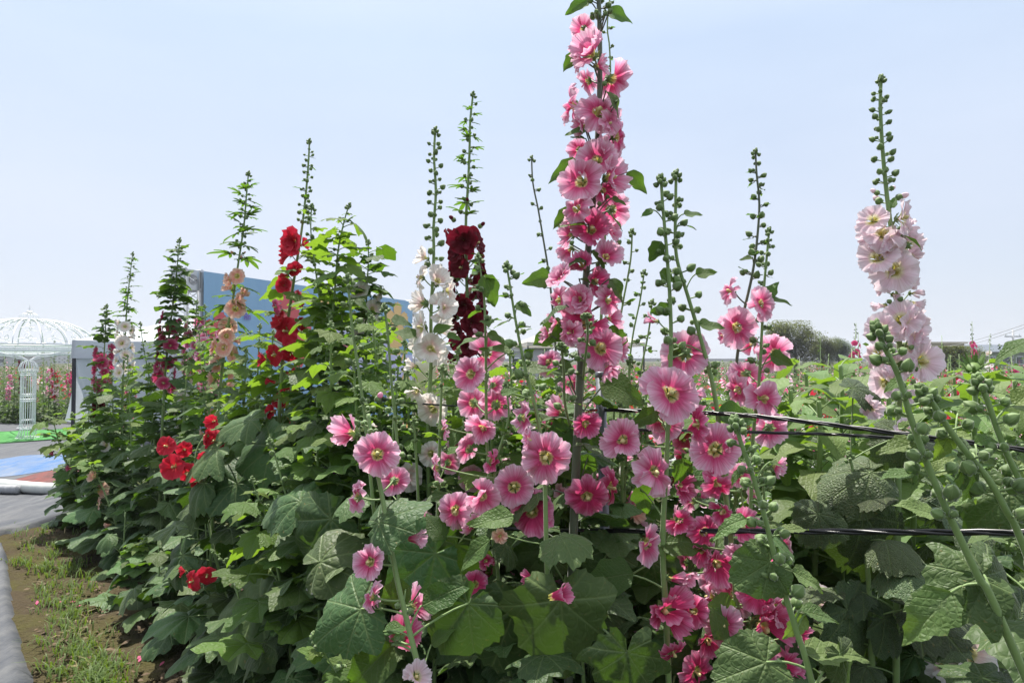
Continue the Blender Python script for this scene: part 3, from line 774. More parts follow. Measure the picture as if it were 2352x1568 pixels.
def dome(t): return GR * cos(t * pi / 2 * .93), 1.80 + .52 * sin(t * pi / 2)
for q in range(16):
    a = 2 * pi * q / 16 - pi / 2; m = MB()
    m.tube([(dome(t / 12)[0] * cos(a), dome(t / 12)[0] * sin(a), dome(t / 12)[1]) for t in range(13)], .013, 5); obj('dome_rib', m.mesh('dome_rib', [M_WHITEM]), gz)
for q in range(16):
    a0 = 2 * pi * (q + .5) / 16 - pi / 2; m = MB()
    for t0, w in ((.12, .13), (.42, .13), (.66, .12)):
        for sg in (-1, 1):
            pts = []
            for i in range(13):
                u = i / 12; g = u * 4.6; rad = (1 - .75 * u)
                t = t0 + .16 * u - .05 * rad * sin(g); aa = a0 + sg * (w * .9 * rad * cos(g) * (1 - .4 * t0) + .02)
                R_, z = dome(min(.98, t)); pts.append((R_ * cos(aa), R_ * sin(aa), z))
            m.tube(pts, .006, 4)
    obj('scroll', m.mesh('scroll', [M_WHITEM]), gz)
m = MB()
for q in range(18):
    g = 2 * pi * q / 18; m.tube([(r * cos(g), r * sin(g), z) for r, z in ((.17, 2.29), (.18, 2.34), (.17, 2.39), (.12, 2.43), (.04, 2.45))], .005, 4)
m.lathe([(.17, 2.285), (.18, 2.30), (.17, 2.31)], 18)
m.lathe([(.004, 2.45), (.07, 2.465), (.05, 2.48), (.014, 2.50), (.02, 2.53), (.008, 2.57), (.003, 2.62)], 10)
obj('finial', m.mesh('finial', [M_WHITEM]), gz)

# ------------------------------------------------------------------ white tent
M_TENT = simple('tent_fabric', (.60, .63, .68), .6, nscale=3, namp=.04)
_nt = M_TENT.node_tree; translucent_mix(_nt, _nt.nodes['Principled BSDF'], (.52, .56, .62), .3)
M_LEG = simple('dark_steel_leg', (.03, .03, .04), .4, .3)
M_CANOPY = simple('canopy_fabric', (.58, .56, .52), .6, nscale=2, namp=.03)
_nt = M_CANOPY.node_tree; translucent_mix(_nt, _nt.nodes['Principled BSDF'], (.6, .58, .53), .3)
def tent(name, label, loc, rot, w, d, eave, peak, wall=True, fabric=M_TENT, val=.34, cat='tent'):
    t = thing(name, loc, label, cat); t.rotation_euler = (0, 0, rot); hw, hd = w / 2, d / 2
    for sx in (-1, 1):
        for sy in (-1, 1):
            m = MB(); m.box((sx * hw * .985, sy * hd * .985, eave / 2), (.05, .05, eave)); obj('leg', m.mesh('leg', [M_LEG], False), t)
    for q in range(4):
        m = MB(); v = []; nu, nv = 12, 10
        c0, c1 = [(-hw, -hd), (hw, -hd), (hw, hd), (-hw, hd)][q], [(hw, -hd), (hw, hd), (-hw, hd), (-hw, -hd)][q]
        for j in range(nv + 1):
            k = j / nv
            for i in range(nu + 1):
                u = i / nu; x = c0[0] + (c1[0] - c0[0]) * u; y = c0[1] + (c1[1] - c0[1]) * u
                z = eave + (peak - eave) * k ** 1.12 - .03 * sin(pi * u) * (1 - k)
                v.append((x * (1 - k), y * (1 - k), z))
        m.add(v, [(j * (nu + 1) + i, j * (nu + 1) + i + 1, (j + 1) * (nu + 1) + i + 1, (j + 1) * (nu + 1) + i) for j in range(nv) for i in range(nu)])
        obj('roof', m.mesh('roof', [fabric]), t)
        m = MB(); v = []
        for i in range(25):
            u = i / 24; x = c0[0] + (c1[0] - c0[0]) * u; y = c0[1] + (c1[1] - c0[1]) * u; L_ = sqrt(x * x + y * y); o = .02 * sin(u * 40) + .015
            sag = .03 * sin(pi * u)
            v += [(x * 1.003, y * 1.003, eave - sag), (x * (1 + o / L_ * .5), y * (1 + o / L_ * .5), eave - val / 2), (x * (1 + o / L_), y * (1 + o / L_), eave - val)]
        m.add(v, [(i * 3 + j, i * 3 + j + 1, i * 3 + j + 4, i * 3 + j + 3) for i in range(24) for j in range(2)])
        obj('valance', m.mesh('valance', [fabric]), t)
    if wall:
        for q in (0, 1, 2):
            m = MB(); v = []
            c0, c1 = [(-hw, -hd), (hw, -hd), (hw, hd), (-hw, hd)][q], [(hw, -hd), (hw, hd), (-hw, hd), (-hw, -hd)][q]
            for i in range(33):
                u = .015 + .97 * i / 32
                for j in range(9):
                    k = j / 8; x = c0[0] + (c1[0] - c0[0]) * u; y = c0[1] + (c1[1] - c0[1]) * u
                    o = (.03 + .05 * k) * sin(u * 38 + 1.5 * sin(u * 9)) - .05 - (.25 * k * k * (1 - u) ** 3 if q == 0 else 0)
                    L_ = sqrt(x * x + y * y); nx, ny = ((0, -1), (1, 0), (0, 1))[q]
                    v.append((x + nx * o * -1 - (.35 * k ** 2 * (1 - u) ** 6 if q == 0 else 0), y - ny * o * -1, (eave - .3) * (1 - k) + .05 + .3 * k * (1 - u) ** 2))
            m.add(v, [(i * 9 + j, i * 9 + j + 1, i * 9 + j + 10, i * 9 + j + 9) for i in range(32) for j in range(8)])
            obj('side_wall', m.mesh('side_wall', [fabric]), t)
    return t
tl = W(166, 825, 12.6)
tent('tent', 'white party tent with side curtains beside the gazebo', (tl.x + 1.5, 14.05, 0), 0, 3.0, 2.9, 1.86, 2.36)
tent('canopy_tent', 'cream canopy roof far behind the tall pink hollyhock', (W(1320, 825, 28).x, 28, 0), radians(8), 4.6, 4, 2.16, 3.2, False, M_CANOPY, .16)
tent('canopy_tent', 'small white canopy roof behind the dark maroon hollyhock', (W(1120, 825, 31).x, 31, 0), radians(-6), 3.4, 3, 2.1, 2.75, False, M_TENT, .2)

# ------------------------------------------------------------------ banner backdrop on truss
B0 = W(466, 825, 11.6); B0.z = 0; B1 = W(947, 825, 17.7); B1.z = 0; BD = (B1 - B0); BL = BD.length; BD.normalize(); BN = Vector((BD.y, -BD.x, 0))
BH0 = 3.0
M_BAN = film_mat('banner_vinyl', (.27, .46, .70), (.31, .51, .74), .35, .5, .004)
ban = thing('banner', B0, 'large sky blue printed banner on a metal truss behind the peach hollyhock', 'banner')
RB = Matrix((( BD.x, 0, BN.x, 0), (BD.y, 0, BN.y, 0), (0, 1, 0, 0), (0, 0, 0, 1)))   # local x along, y up, z towards the viewer
m = MB(); v = []
for i in range(41):
    for j in range(13):
        x = BL * i / 40; y = BH0 * j / 12; v.append((x, y, .004 * noise.noise(Vector((x * 1.5, y * .5, 1))) + .002 * sin(x * 14) * (1 if j > 10 else .2)))
m.add(v, [(i * 13 + j, (i + 1) * 13 + j, (i + 1) * 13 + j + 1, i * 13 + j + 1) for i in range(40) for j in range(12)])
obj('sheet', m.mesh('sheet', [M_BAN]), ban, RB)
m = MB(); m.box((BL / 2, BH0 / 2, -.06), (BL - .01, BH0 - .02, .05)); obj('backing', m.mesh('backing', [simple('backing_board', (.35, .38, .42), .7)], False), ban, RB)
M_TRUSS = simple('aluminium_truss', (.55, .56, .58), .35, .7, nscale=12, namp=.1)
def truss(x0):
    m = MB()
    for dx in (0, .26):
        for dz in (-.10, -.36): m.tube([(x0 + dx, .0, dz), (x0 + dx, BH0, dz)], .022, 8)
    for k in range(11):
        y = .05 + k * .26
        for dz in (-.10, -.36): m.tube([(x0, y, dz), (x0 + .26, y + .13, dz), (x0, y + .26, dz)], .009, 5)
        for dx in (0, .26): m.tube([(x0 + dx, y, -.10), (x0 + dx, y + .13, -.36), (x0 + dx, y + .26, -.10)], .009, 5)
    return m
for x0 in (-.28, BL / 2, BL + .02): obj('truss_post', truss(x0).mesh('truss_post', [M_TRUSS]), ban, RB)
def corner(x0):
    m = MB()
    for z in (-.08, -.38):      # plate with a round hole
        ring = []; sq = []
        for q in range(24):
            a = 2 * pi * q / 24; ring.append((x0 + .13 + .09 * cos(a), BH0 - .16 + .09 * sin(a), z)); k = .17 / max(abs(cos(a)), abs(sin(a))); sq.append((x0 + .13 + k * cos(a), BH0 - .16 + k * sin(a), z))
        m.add(ring + sq, [(q, (q + 1) % 24, 24 + (q + 1) % 24, 24 + q) for q in range(24)])
        m.add([(a[0], a[1], a[2] - .012) for a in ring + sq], [(24 + q, 24 + (q + 1) % 24, (q + 1) % 24, q) for q in range(24)])
    for dx in (-.04, .30):
        for dy in (.0, -.32): m.tube([(x0 + dx, BH0 + dy, -.06), (x0 + dx, BH0 + dy, -.40)], .035, 10)
    for dx in (-.03, .29): m.box((x0 + dx, BH0 - .16, -.23), (.012, .3, .28))
    return m
for x0 in (-.28, BL + .02): obj('corner_plate', corner(x0).mesh('corner_plate', [M_TRUSS], False), ban, RB)
def print_flower(x, y, r, mat, n=5, notch=.16, z=.016, name='printed_flower', open_=0):
    m = MB(); v = [(x, y, z)]
    K = 90
    for q in range(K):
        a = 2 * pi * q / K; rr = r * (.42 + .58 * abs(cos(a * n / 2)) ** .45 + .05 * cos(a * n * 6)); v.append((x + rr * cos(a + .3), y + rr * sin(a + .3), z))
    m.add(v, [(0, 1 + q, 1 + (q + 1) % K) for q in range(K)]); obj(name, m.mesh(name, [mat], False), ban, RB)
def ink(name, c): return simple(name, c, .4, nscale=2, namp=.03)
I_RED, I_PINK, I_OR, I_LAV, I_GR, I_PUR, I_WH = ink('ink_coral', (.62, .10, .12)), ink('ink_pink', (.72, .24, .30)), ink('ink_orange', (.78, .52, .22)), ink('ink_lavender', (.58, .58, .86)), ink('ink_greygreen', (.45, .56, .56)), ink('ink_purple', (.22, .14, .50)), ink('ink_white', (.8, .82, .86))
def bpos(px, py):
    """banner-plane coordinates of a photo pixel"""
    x = (px - CX) / F; y = -(py - CY) / F; d = Vector((x, cos(TILT) - y * sin(TILT), sin(TILT) + y * cos(TILT))); o = Vector((0, 0, CAMZ))
    t = (B0 - o).dot(BN) / d.dot(BN); p = o + d * t - B0; return p.dot(BD), p.z
for px, py, r, mt in ((503, 762, .36, I_RED), (480, 860, .34, I_RED), (662, 690, .42, I_RED), (700, 795, .5, I_RED), (780, 808, .40, I_PINK), (757, 715, .42, I_OR), (765, 760, .34, I_OR), (912, 740, .50, I_OR), (905, 790, .4, I_OR), (648, 770, .3, I_GR), (656, 728, .30, I_GR)):
    x, y = bpos(px, py); print_flower(x, y, r, mt, 5, .16, .009 + .002 * (px % 5))
for (ax, ay, bx, by) in ((800, 738, 890, 905), (885, 815, 945, 930), (770, 720, 800, 790)):
    x0, y0 = bpos(ax, by); x1, y1 = bpos(bx, ay); m = MB(); m.box(((x0 + x1) / 2, (y0 + y1) / 2, .020), (abs(x1 - x0), abs(y1 - y0), .002)); obj('printed_panel', m.mesh('printed_panel', [I_LAV], False), ban, RB)
def strokes(lines, px, py, sc_, mat, name, w=.09):
    m = MB(); x, y = bpos(px, py)
    for (a, b, c, d) in lines:
        p, q = Vector((x + a * sc_, y + b * sc_, .024)), Vector((x + c * sc_, y + d * sc_, .024)); t = (q - p).normalized(); nn = Vector((-t.y, t.x, 0)) * w * sc_ / 2
        m.add([p - nn, q - nn, q + nn, p + nn], [(0, 1, 2, 3)])
    obj(name, m.mesh(name, [mat], False), ban, RB)
strokes([(0, .9, .8, .9), (.45, .9, .1, .35), (.45, .6, .45, 0), (.5, .5, .85, .3)], 918, 842, .42, I_OR, 'printed_letter', .16)
strokes([(.05, .75, .85, .75), (.45, 1, .45, 0), (.45, .7, .05, .2), (.45, .7, .9, .2), (.25, .35, .7, .35)], 920, 880, .42, I_OR, 'printed_letter', .16)
strokes([(0, .2, 0, .9), (0, .9, .3, .9), (.3, .9, .3, .2), (.0, .5, .3, .5), (.5, .2, .5, .9), (.5, .6, .8, .7), (.8, .7, .8, .2)], 560, 738, .16, I_PUR, 'printed_letter', .14)
for k in range(7):
    strokes([(0, 0, 0, 1)], 843 + k * 6, 905, .62, I_PUR if k % 2 else I_WH, 'printed_stripe', .03)

# ------------------------------------------------------------------ far things
M_BARK = simple('bark', (.09, .07, .05), .9, nscale=20, namp=.3, bumpd=.02)
def crown_mat(name, a, b_, tr):
    m, nt, b = base_mat(name); L = nt.links; tc = N(nt, 'ShaderNodeTexCoord')
    n = noise_(nt, tc.outputs['Object'], 1.3, 3)
    L.new(mixc(nt, n, a, b_), b.inputs['Base Color']); b.inputs['Roughness'].default_value = .6; translucent_mix(nt, b, tr, .3); return m
M_CR1 = crown_mat('crown_olive', (.04, .06, .014), (.09, .105, .026), (.2, .24, .03))
M_CR2 = crown_mat('crown_dark', (.025, .05, .02), (.05, .085, .03), (.09, .16, .03))
def tree(label, px, top, wdp, Y, mat, seed, hfrac=1.0):
    r_ = random.Random(seed); c = W(px, top, Y); base = Vector((c.x, Y, 0)); Hh = c.z; Wd = wdp * Y / F
    t = thing('tree', base, label, 'tree', 'trees behind the flower field')
    m = MB(); m.tube([(0, 0, -.05), (.05, 0, Hh * .3), (0, .1, Hh * .6)], [.16, .12, .06], 8)
    for q in range(5):
        a = q * 1.3; m.tube([(.03, 0, Hh * (.25 + .06 * q)), (Wd * .25 * cos(a), Wd * .25 * sin(a), Hh * (.5 + .06 * q))], [.06, .02], 6)
    obj('trunk', m.mesh('trunk', [M_BARK]), t)
    m = MB(); lobes = [(r_.uniform(-.36, .36) * Wd, r_.uniform(-.3, .3) * Wd, Hh * r_.uniform(.35, .86), Wd * r_.uniform(.18, .30)) for _ in range(15)] + [(0, 0, Hh * .78, Wd * .26), (0, 0, Hh * .45, Wd * .4)]
    for _ in range(21000):
        x, y, z, rr = r_.choice(lobes); d = Vector((r_.gauss(0, 1), r_.gauss(0, 1), r_.gauss(0, 1))).normalized() * rr * (r_.uniform(.45, 1.0) + abs(r_.gauss(0, .13)))
        p = Vector((x, y, z)) + d; p.z = min(p.z, Hh * 1.02); s = Wd * r_.uniform(.010, .022); a = r_.uniform(0, 6.28)
        u = Vector((cos(a), sin(a), r_.uniform(-.5, .5))) * s; w = Vector((-sin(a), cos(a), r_.uniform(-.6, .6))) * s * .6
        m.add([p - u, p + w, p + u, p - w], [(0, 1, 2, 3)])
    obj('crown', m.mesh('crown', [mat], False), t)
tree('broad olive green tree rising above the far flower field', 1826, 738, 122, 60, M_CR1, 1)
tree('smaller olive tree touching the broad tree on its right', 1888, 764, 66, 58, M_CR1, 2)
tree('dark round tree to the right of the olive trees', 1926, 776, 62, 66, M_CR2, 3)
tree('low clipped green tree in front of the beige building', 2182, 797, 120, 46, M_CR1, 4)
tree('small dark tree at the left end of the tree group', 1776, 790, 40, 70, M_CR2, 5)
M_BEIGE = simple('building_beige', (.52, .46, .38), .85, nscale=1.2, namp=.08); M_GREENW = simple('building_green', (.20, .25, .18), .8, nscale=1, namp=.1)
M_DGL = simple('window_glass', (.05, .06, .08), .12); M_SLATE = simple('roof_slate', (.10, .12, .15), .6, nscale=2, namp=.1); M_GREYW = simple('building_grey', (.42, .43, .45), .85, nscale=1, namp=.08)
def building(label, px0, px1, top, Y, depth, wall, roofm, pitched=False, rows=1, cols=4, name='house', group=None):
    a = W(px0, top, Y); b = W(px1, top, Y); w = b.x - a.x; h = a.z; t = thing(name, Vector(((a.x + b.x) / 2, Y, 0)), label, 'building', group)
    m = MB(); m.box((0, depth / 2, h / 2), (w, depth, h)); obj('wall', m.mesh('wall', [wall], False), t)
    m = MB()
    if pitched: m.add([(-w * .53, -.4, h - .1), (w * .53, -.4, h - .1), (w * .53, depth + .4, h - .1), (-w * .53, depth + .4, h - .1), (-w * .53, depth / 2, h + h * .35), (w * .53, depth / 2, h + h * .35)], [(0, 1, 5, 4), (2, 3, 4, 5), (0, 4, 3), (1, 2, 5), (0, 3, 2, 1)])
    else: m.box((0, depth / 2, h + .1), (w + .5, depth + .5, .22))
    obj('roof', m.mesh('roof', [roofm], False), t)
    for r in range(rows):
        for c in range(cols):
            x = -w / 2 + w * (c + .5) / cols; z = h * (r + .55) / rows
            m = MB(); m.box((x, -.02, z), (w / cols * .5, .06, h / rows * .4)); wd = obj('window', m.mesh('window', [M_WHITEM], False), t)
            m = MB(); m.box((x, -.06, z), (w / cols * .44, .03, h / rows * .34)); obj('pane', m.mesh('pane', [M_DGL], False), wd)
    return t
building('beige flat roofed building behind the pale pink hollyhock', 2135, 2215, 789, 80, 9, M_BEIGE, M_BEIGE, False, 1, 5)
building('dark roofed low house at the far right edge', 2262, 2420, 806, 85, 8, M_GREENW, M_SLATE, True, 1, 5)
building('green walled shed in front of the beige building', 2142, 2196, 806, 70, 5, M_GREENW, M_GREYW, False, 1, 3)
building('blue grey shed under the cream canopy roof', 1170, 1262, 800, 40, 4, M_GREYW, M_SLATE, False, 1, 3)
building('long pale low building on the skyline behind the gazebo', -60, 62, 818, 150, 8, M_GREYW, M_WHITEM, False, 1, 3)
building('hazy far building on the skyline right of the gazebo column', 96, 178, 812, 240, 12, M_GREYW, M_GREYW, False, 3, 7)
# hills
M_HILL = simple('hill_green', (.10, .14, .12), .9, nscale=.02, namp=.2)
v = []; f = []
for i in range(61):
    x = -660 + 22 * i; hh = 14 + 6 * noise.noise(Vector((i * .21, 1, 0))) + (0 if i < 24 else -24)
    for j, (k, yy) in enumerate(((-.2, 520), (.6, 570), (1, 640), (.6, 740), (-.2, 840))): v.append((x, yy, max(-2, hh * k)))
m = MB(); m.add(v, [(i * 5 + j, (i + 1) * 5 + j, (i + 1) * 5 + j + 1, i * 5 + j + 1) for i in range(60) for j in range(4)])
tag(obj('hills', m.mesh('hills', [M_HILL])), 'low hazy hills along the horizon', 'hills', kind='structure')
# utility pole and wires
pp = W(2322, 757, 75); t = thing('utility_pole', Vector((pp.x, 75, 0)), 'grey utility pole with cross arm at the far right', 'utility pole')
m = MB(); m.tube([(0, 0, 0), (.25, 0, pp.z)], [.16, .10], 8); obj('pole', m.mesh('pole', [M_GREYW]), t)
m = MB(); m.box((.2, 0, pp.z - .75), (1.8, .12, .12)); obj('cross_arm', m.mesh('cross_arm', [M_GREYW], False), t)
for k, x in enumerate((-.6, .9)):
    m = MB(); m.lathe([(.04, 0), (.07, .08), (.04, .16), (.05, .22)], 8, 0, Matrix.Translation((x, 0, pp.z - .69))); obj('insulator', m.mesh('insulator', [M_WHITEM]), t)
for (ay, by, lab) in ((737, 792, 'upper overhead wire sagging past the far right roofs'), (745, 798, 'lower overhead wire sagging past the far right roofs')):
    a, b = W(2420, ay - 16, 40), W(2060, by, 95); m = MB()
    m.tube([a.lerp(b, i / 20) - Vector((0, 0, 1.1 * sin(pi * i / 20))) for i in range(21)], .018, 5); tag(obj('overhead_wire', m.mesh('overhead_wire', [M_GREYW])), lab, 'wire', 'overhead wires')

# ------------------------------------------------------------------ far hollyhocks, small in the picture
M_FARL = crown_mat('far_leaf', (.035, .07, .016), (.075, .12, .034), (.15, .27, .03))
def far_mesh(col, seed, H, leafy=1.0, lod=1.0):
    r_ = random.Random(seed); m = MB(); lean = r_.uniform(-.06, .06)
    def ax(z): return Vector((lean * z, 0, z))
    m.tube([ax(0), ax(H * .5), ax(H)], [.012, .009, .004], 5, 0)
    for _ in range(int(120 * leafy * lod)):           # leaves: large low, small high
        k = r_.random() ** 1.35; z = k * H * .97; s = (.115 * (1 - k) ** 1.1 + .016) * r_.uniform(.7, 1.2); a = r_.uniform(0, 6.28); out = (.26 * (1 - k) ** 1.2 + .02) * r_.uniform(.3, 1.1)
        d = Vector((cos(a), sin(a), r_.uniform(-.6, .3))).normalized(); w = Vector((-sin(a), cos(a), r_.uniform(-.4, .4))); p = ax(z) + Vector((cos(a), sin(a), 0)) * out
        m.add([p, p + d * s * .5 + w * s * .45, p + d * s - Vector((0, 0, s * .2)), p + d * s * .5 - w * s * .45], [(0, 1, 2, 3)], 1)
    if col:
        for _ in range(int(20 * lod)):
            z = H * r_.uniform(.38, .82); a = r_.uniform(0, 6.28); R = .045 * r_.uniform(.7, 1.15); fd = Vector((cos(a), sin(a), r_.uniform(-.1, .4)))
            c = ax(z) + Vector((cos(a), sin(a), 0)) * .05; M = zframe(fd, c, R, r_.uniform(0, 6))
            v = [(0, 0, 0)] + [((1 + .12 * (q % 2)) * cos(q * pi / 5), (1 + .12 * (q % 2)) * sin(q * pi / 5), .3 + .1 * (q % 3)) for q in range(10)]
            m.add(v, [(0, 1 + q, 1 + (q + 1) % 10) for q in range(10)], 2, [(.5, .1)] + [(.5, .9)] * 10, M)
    for _ in range(int(16 * lod)):
        k = r_.uniform(.75, 1.0); z = H * k; a = r_.uniform(0, 6.28); s = .011
        m.lathe([(.3, -.3), (1, .6), (.05, 1.6)], 5, 1, zframe(Vector((cos(a), sin(a), .5)), ax(z) + Vector((cos(a), sin(a), 0)) * .014, s))
    return m.mesh('hollyhock', [M_STEM, M_FARL, PET[col or 'pink']])
FAR = {}
CN = {None: 'green flowerless', 'pink': 'pink flowered', 'red': 'bright red flowered', 'palepink': 'pale pink flowered', 'rose': 'magenta rose flowered', 'peach': 'peach flowered', 'white': 'white flowered', 'maroon': 'dark maroon flowered', 'deep': 'deep pink flowered'}
for i, c in enumerate(CN): FAR[c] = [far_mesh(c, 40 + i * 3 + k, 1.0 if False else 1.75) for k in range(3)]
rr = random.Random(21)
def far(px, Y, H, col, place, group):
    p = W(px, 825, Y); me = rr.choice(FAR[col]); k = H / 1.75
    o = obj('hollyhock', me, None, Matrix.Translation((p.x, Y, 0)) @ Matrix.Rotation(rr.uniform(0, 6.28), 4, 'Z') @ Matrix.Diagonal((k ** .5 * rr.uniform(.9, 1.3), k ** .5 * rr.uniform(.9, 1.3), k, 1)))
    tag(o, f'distant {CN[col]} hollyhock {place}', 'hollyhock', group)
# row behind the gazebo
pal = [None] * 8 + ['red', 'pink', 'rose', 'palepink', 'peach', 'white']
def gplace(px, Y):
    w = [(10, 'at the left picture edge'), (42, 'left of the gazebo column'), (74, 'behind the gazebo column'), (105, 'just right of the gazebo column'), (135, 'between gazebo column and tent'), (999, 'beside the tent curtain')]
    return ('in the front row ' if Y < 17.2 else 'in the back row ') + [t for x, t in w if px < x][0]
for k in range(24):
    gx, gy = rr.uniform(-20, 166), rr.uniform(16.2, 18.4)
    far(gx, gy, rr.uniform(1.0, 1.55) + (.35 if k % 6 == 0 else 0), rr.choice(pal), gplace(gx, gy), 'hollyhock row behind the gazebo')
for x, h, c in ((125, 1.55, 'red'), (22, 1.35, 'pink'), (54, 1.75, 'maroon'), (34, 1.9, None), (112, 1.6, 'pink'), (165, 1.45, 'rose'), (128, 1.95, None)): far(x, 16.3, h, c, 'foremost ' + gplace(x, 16), 'hollyhock row behind the gazebo')
def fplace(px, Y):
    w = [(1120, 'behind the dark maroon hollyhock'), (1240, 'left of the tallest pink hollyhock'), (1380, 'behind the tallest pink hollyhock'), (1500, 'right of the steel post'), (1620, 'behind the twin bud spikes'), (1740, 'behind the slender pink spike'), (1850, 'below the broad olive tree'), (1960, 'below the dark round tree'), (2080, 'behind the pale pink hollyhock'), (2200, 'below the beige building'), (2320, 'left of the utility pole'), (9999, 'by the right edge')]
    return ('in the near rows ' if Y < 11 else 'in the far rows ') + [t for x, t in w if px < x][0]
# wide field on the right and behind the bed
pal = [None] * 9 + ['pink', 'red', 'palepink', 'rose', 'peach', 'white', 'deep', 'rose']
for k in range(84):
    Y = 6.5 + 26 * rr.random() ** 1.5; px = rr.uniform(1010, 2420)
    if px < 1500 and Y > 20: Y = rr.uniform(7, 18)
    H = min(1.5 + 4 / F * Y, rr.uniform(.9, 1.45)) + (rr.uniform(.1, .5) if rr.random() < .15 else 0)
    far(px, Y, H, rr.choice(pal), fplace(px, Y), 'hollyhocks in the far flower field')
for px, top, Y, c in ((1952, 742, 14, 'rose'), (1972, 762, 15, None), (1886, 760, 16, None), (2232, 738, 13, 'rose'), (2165, 770, 15, None), (2268, 768, 18, 'white'), (2190, 815, 9, 'red'), (2168, 820, 9.5, 'peach'), (2206, 812, 10, 'pink'), (1892, 812, 10, 'red'), (1940, 800, 9, 'deep'), (1972, 808, 10, 'palepink'), (2340, 800, 9, 'rose'), (2300, 790, 11, None)):
    far(px, Y, W(px, top, Y).z, c, 'tall ' + fplace(px, Y), 'tall hollyhocks in the far flower field')
# the mass of the farthest field
m = MB(); r_ = random.Random(9)
def mass(n, x0, x1, y0, y1, pw):
    for _ in range(n):
        Y = y0 + (y1 - y0) * r_.random() ** pw; p = W(r_.uniform(x0, x1), 825, Y); h = r_.uniform(.7, 1.45) + (r_.uniform(0, .55) if r_.random() < .3 else 0)
        col = 0 if r_.random() < .62 else r_.randint(1, 4)
        for q in range(11):
            k = (q + r_.random()) / 11; z = h * k; a = r_.uniform(0, 6.28); s = (.10 * (1 - k) ** .8 + .018) * r_.uniform(.7, 1.3); o = .16 * (1 - k)
            c = Vector((p.x + r_.uniform(-o, o), Y + r_.uniform(-o, o), z)); u = Vector((cos(a), sin(a), r_.uniform(-.5, .5))) * s; w = Vector((-sin(a) * .5, cos(a) * .5, r_.uniform(.3, 1))) * s * .7
            fl = col and .4 < k < .85
            m.add([c - u, c - w, c + u, c + w], [(0, 1, 2, 3)], col if fl else 0, [(.5, .8)] * 4)
mass(3000, 1000, 2500, 8, 80, 1.6); mass(700, -120, 480, 18, 70, 1.3)
tag(obj('flower_field', m.mesh('flower_field', [M_FARL, PET['rose'], PET['red'], PET['palepink'], PET['pink']], False)), 'far field of mixed hollyhocks that blends into one mass', 'flower field', kind='stuff')
# ================================================================== PLANTS
# ---- support post, wires
pt, pb = W(1379, 856, 1.74), W(1394, 1400, 1.74); pdir = (pb - pt).normalized(); pg = pt + pdir * (pt.z / -pdir.z)
t = thing('support_post', Vector((pg.x, pg.y, 0)), 'grey steel support post below the tall pink hollyhock', 'post')
m = MB(); m.tube([pt - pg, (pt - pg) * .5, Vector((0, 0, 0))], .0125, 14); obj('tube', m.mesh('tube', [M_POST]), t)
m = MB(); m.lathe([(.0128, -.012), (.0136, -.010), (.0136, .001), (.010, .003), (.0, .003)], 14, 0, Matrix.Translation(pt - pg)); obj('end_cap', m.mesh('end_cap', [M_POST]), t)
def wire(label, pts, r=.0035, strands=3, sag=.0):
    line = catmull([W(*p) for p in pts], 8); m = MB()
    for s_ in range(strands):
        q = []
        for i, p in enumerate(line):
            a = i * .9 + s_ * 2.1; q.append(p + Vector((0, cos(a), sin(a))) * r * .8 + Vector((0, 0, -sag * sin(pi * i / len(line)))))
        m.tube(q, r * .75, 6)
    tag(obj('plant_tie', m.mesh('plant_tie', [M_WIRE])), label, 'plant tie', 'black plastic ties strung along the bed')
wire('upper black plastic tie running from the post up to the right edge', [(1388, 941, 1.73), (1560, 946, 1.62), (1742, 956, 1.5), (2050, 993, 1.32), (2420, 1042, 1.15)], .0036)
wire('second black tie just under the upper one right of the post', [(1388, 985, 1.75), (1800, 994, 1.72), (2000, 1002, 1.6), (2420, 1030, 1.45)], .003)
wire('thin black tie running left from the post behind the pink blooms', [(820, 915, 2.6), (1080, 935, 2.0), (1250, 941, 1.82), (1372, 941, 1.73)], .0022, 2)
wire('thick lower black tie crossing the picture right of the post', [(1392, 1218, 1.73), (1700, 1219, 1.5), (2050, 1221, 1.3), (2420, 1223, 1.15)], .0045)
wire('lower black tie running left from the post behind the round pink bloom', [(1060, 1204, 1.9), (1180, 1214, 1.82), (1384, 1218, 1.73)], .0036)
wire('lowest black tie in the shade by the soil', [(1200, 1500, 1.9), (1450, 1540, 1.8), (1620, 1600, 1.7)], .003, 2)
m = MB(); m.tube([W(*p) for p in ((1372, 940, 1.72), (1345, 948, 1.70), (1310, 975, 1.69))], .0016, 5); m.tube([W(*p) for p in ((1372, 943, 1.72), (1350, 945, 1.71), (1322, 954, 1.70))], .0013, 5)
tag(obj('twine', m.mesh('twine', [M_TWINE])), 'short red twine tied from the post to the pink hollyhock', 'twine')

def rowY(x, off=0.0):
    r = (x - 1176) / 1568; t = (0.21 - 1.65 * r) / (.64 + .77 * r); return 1.65 + .77 * t + off

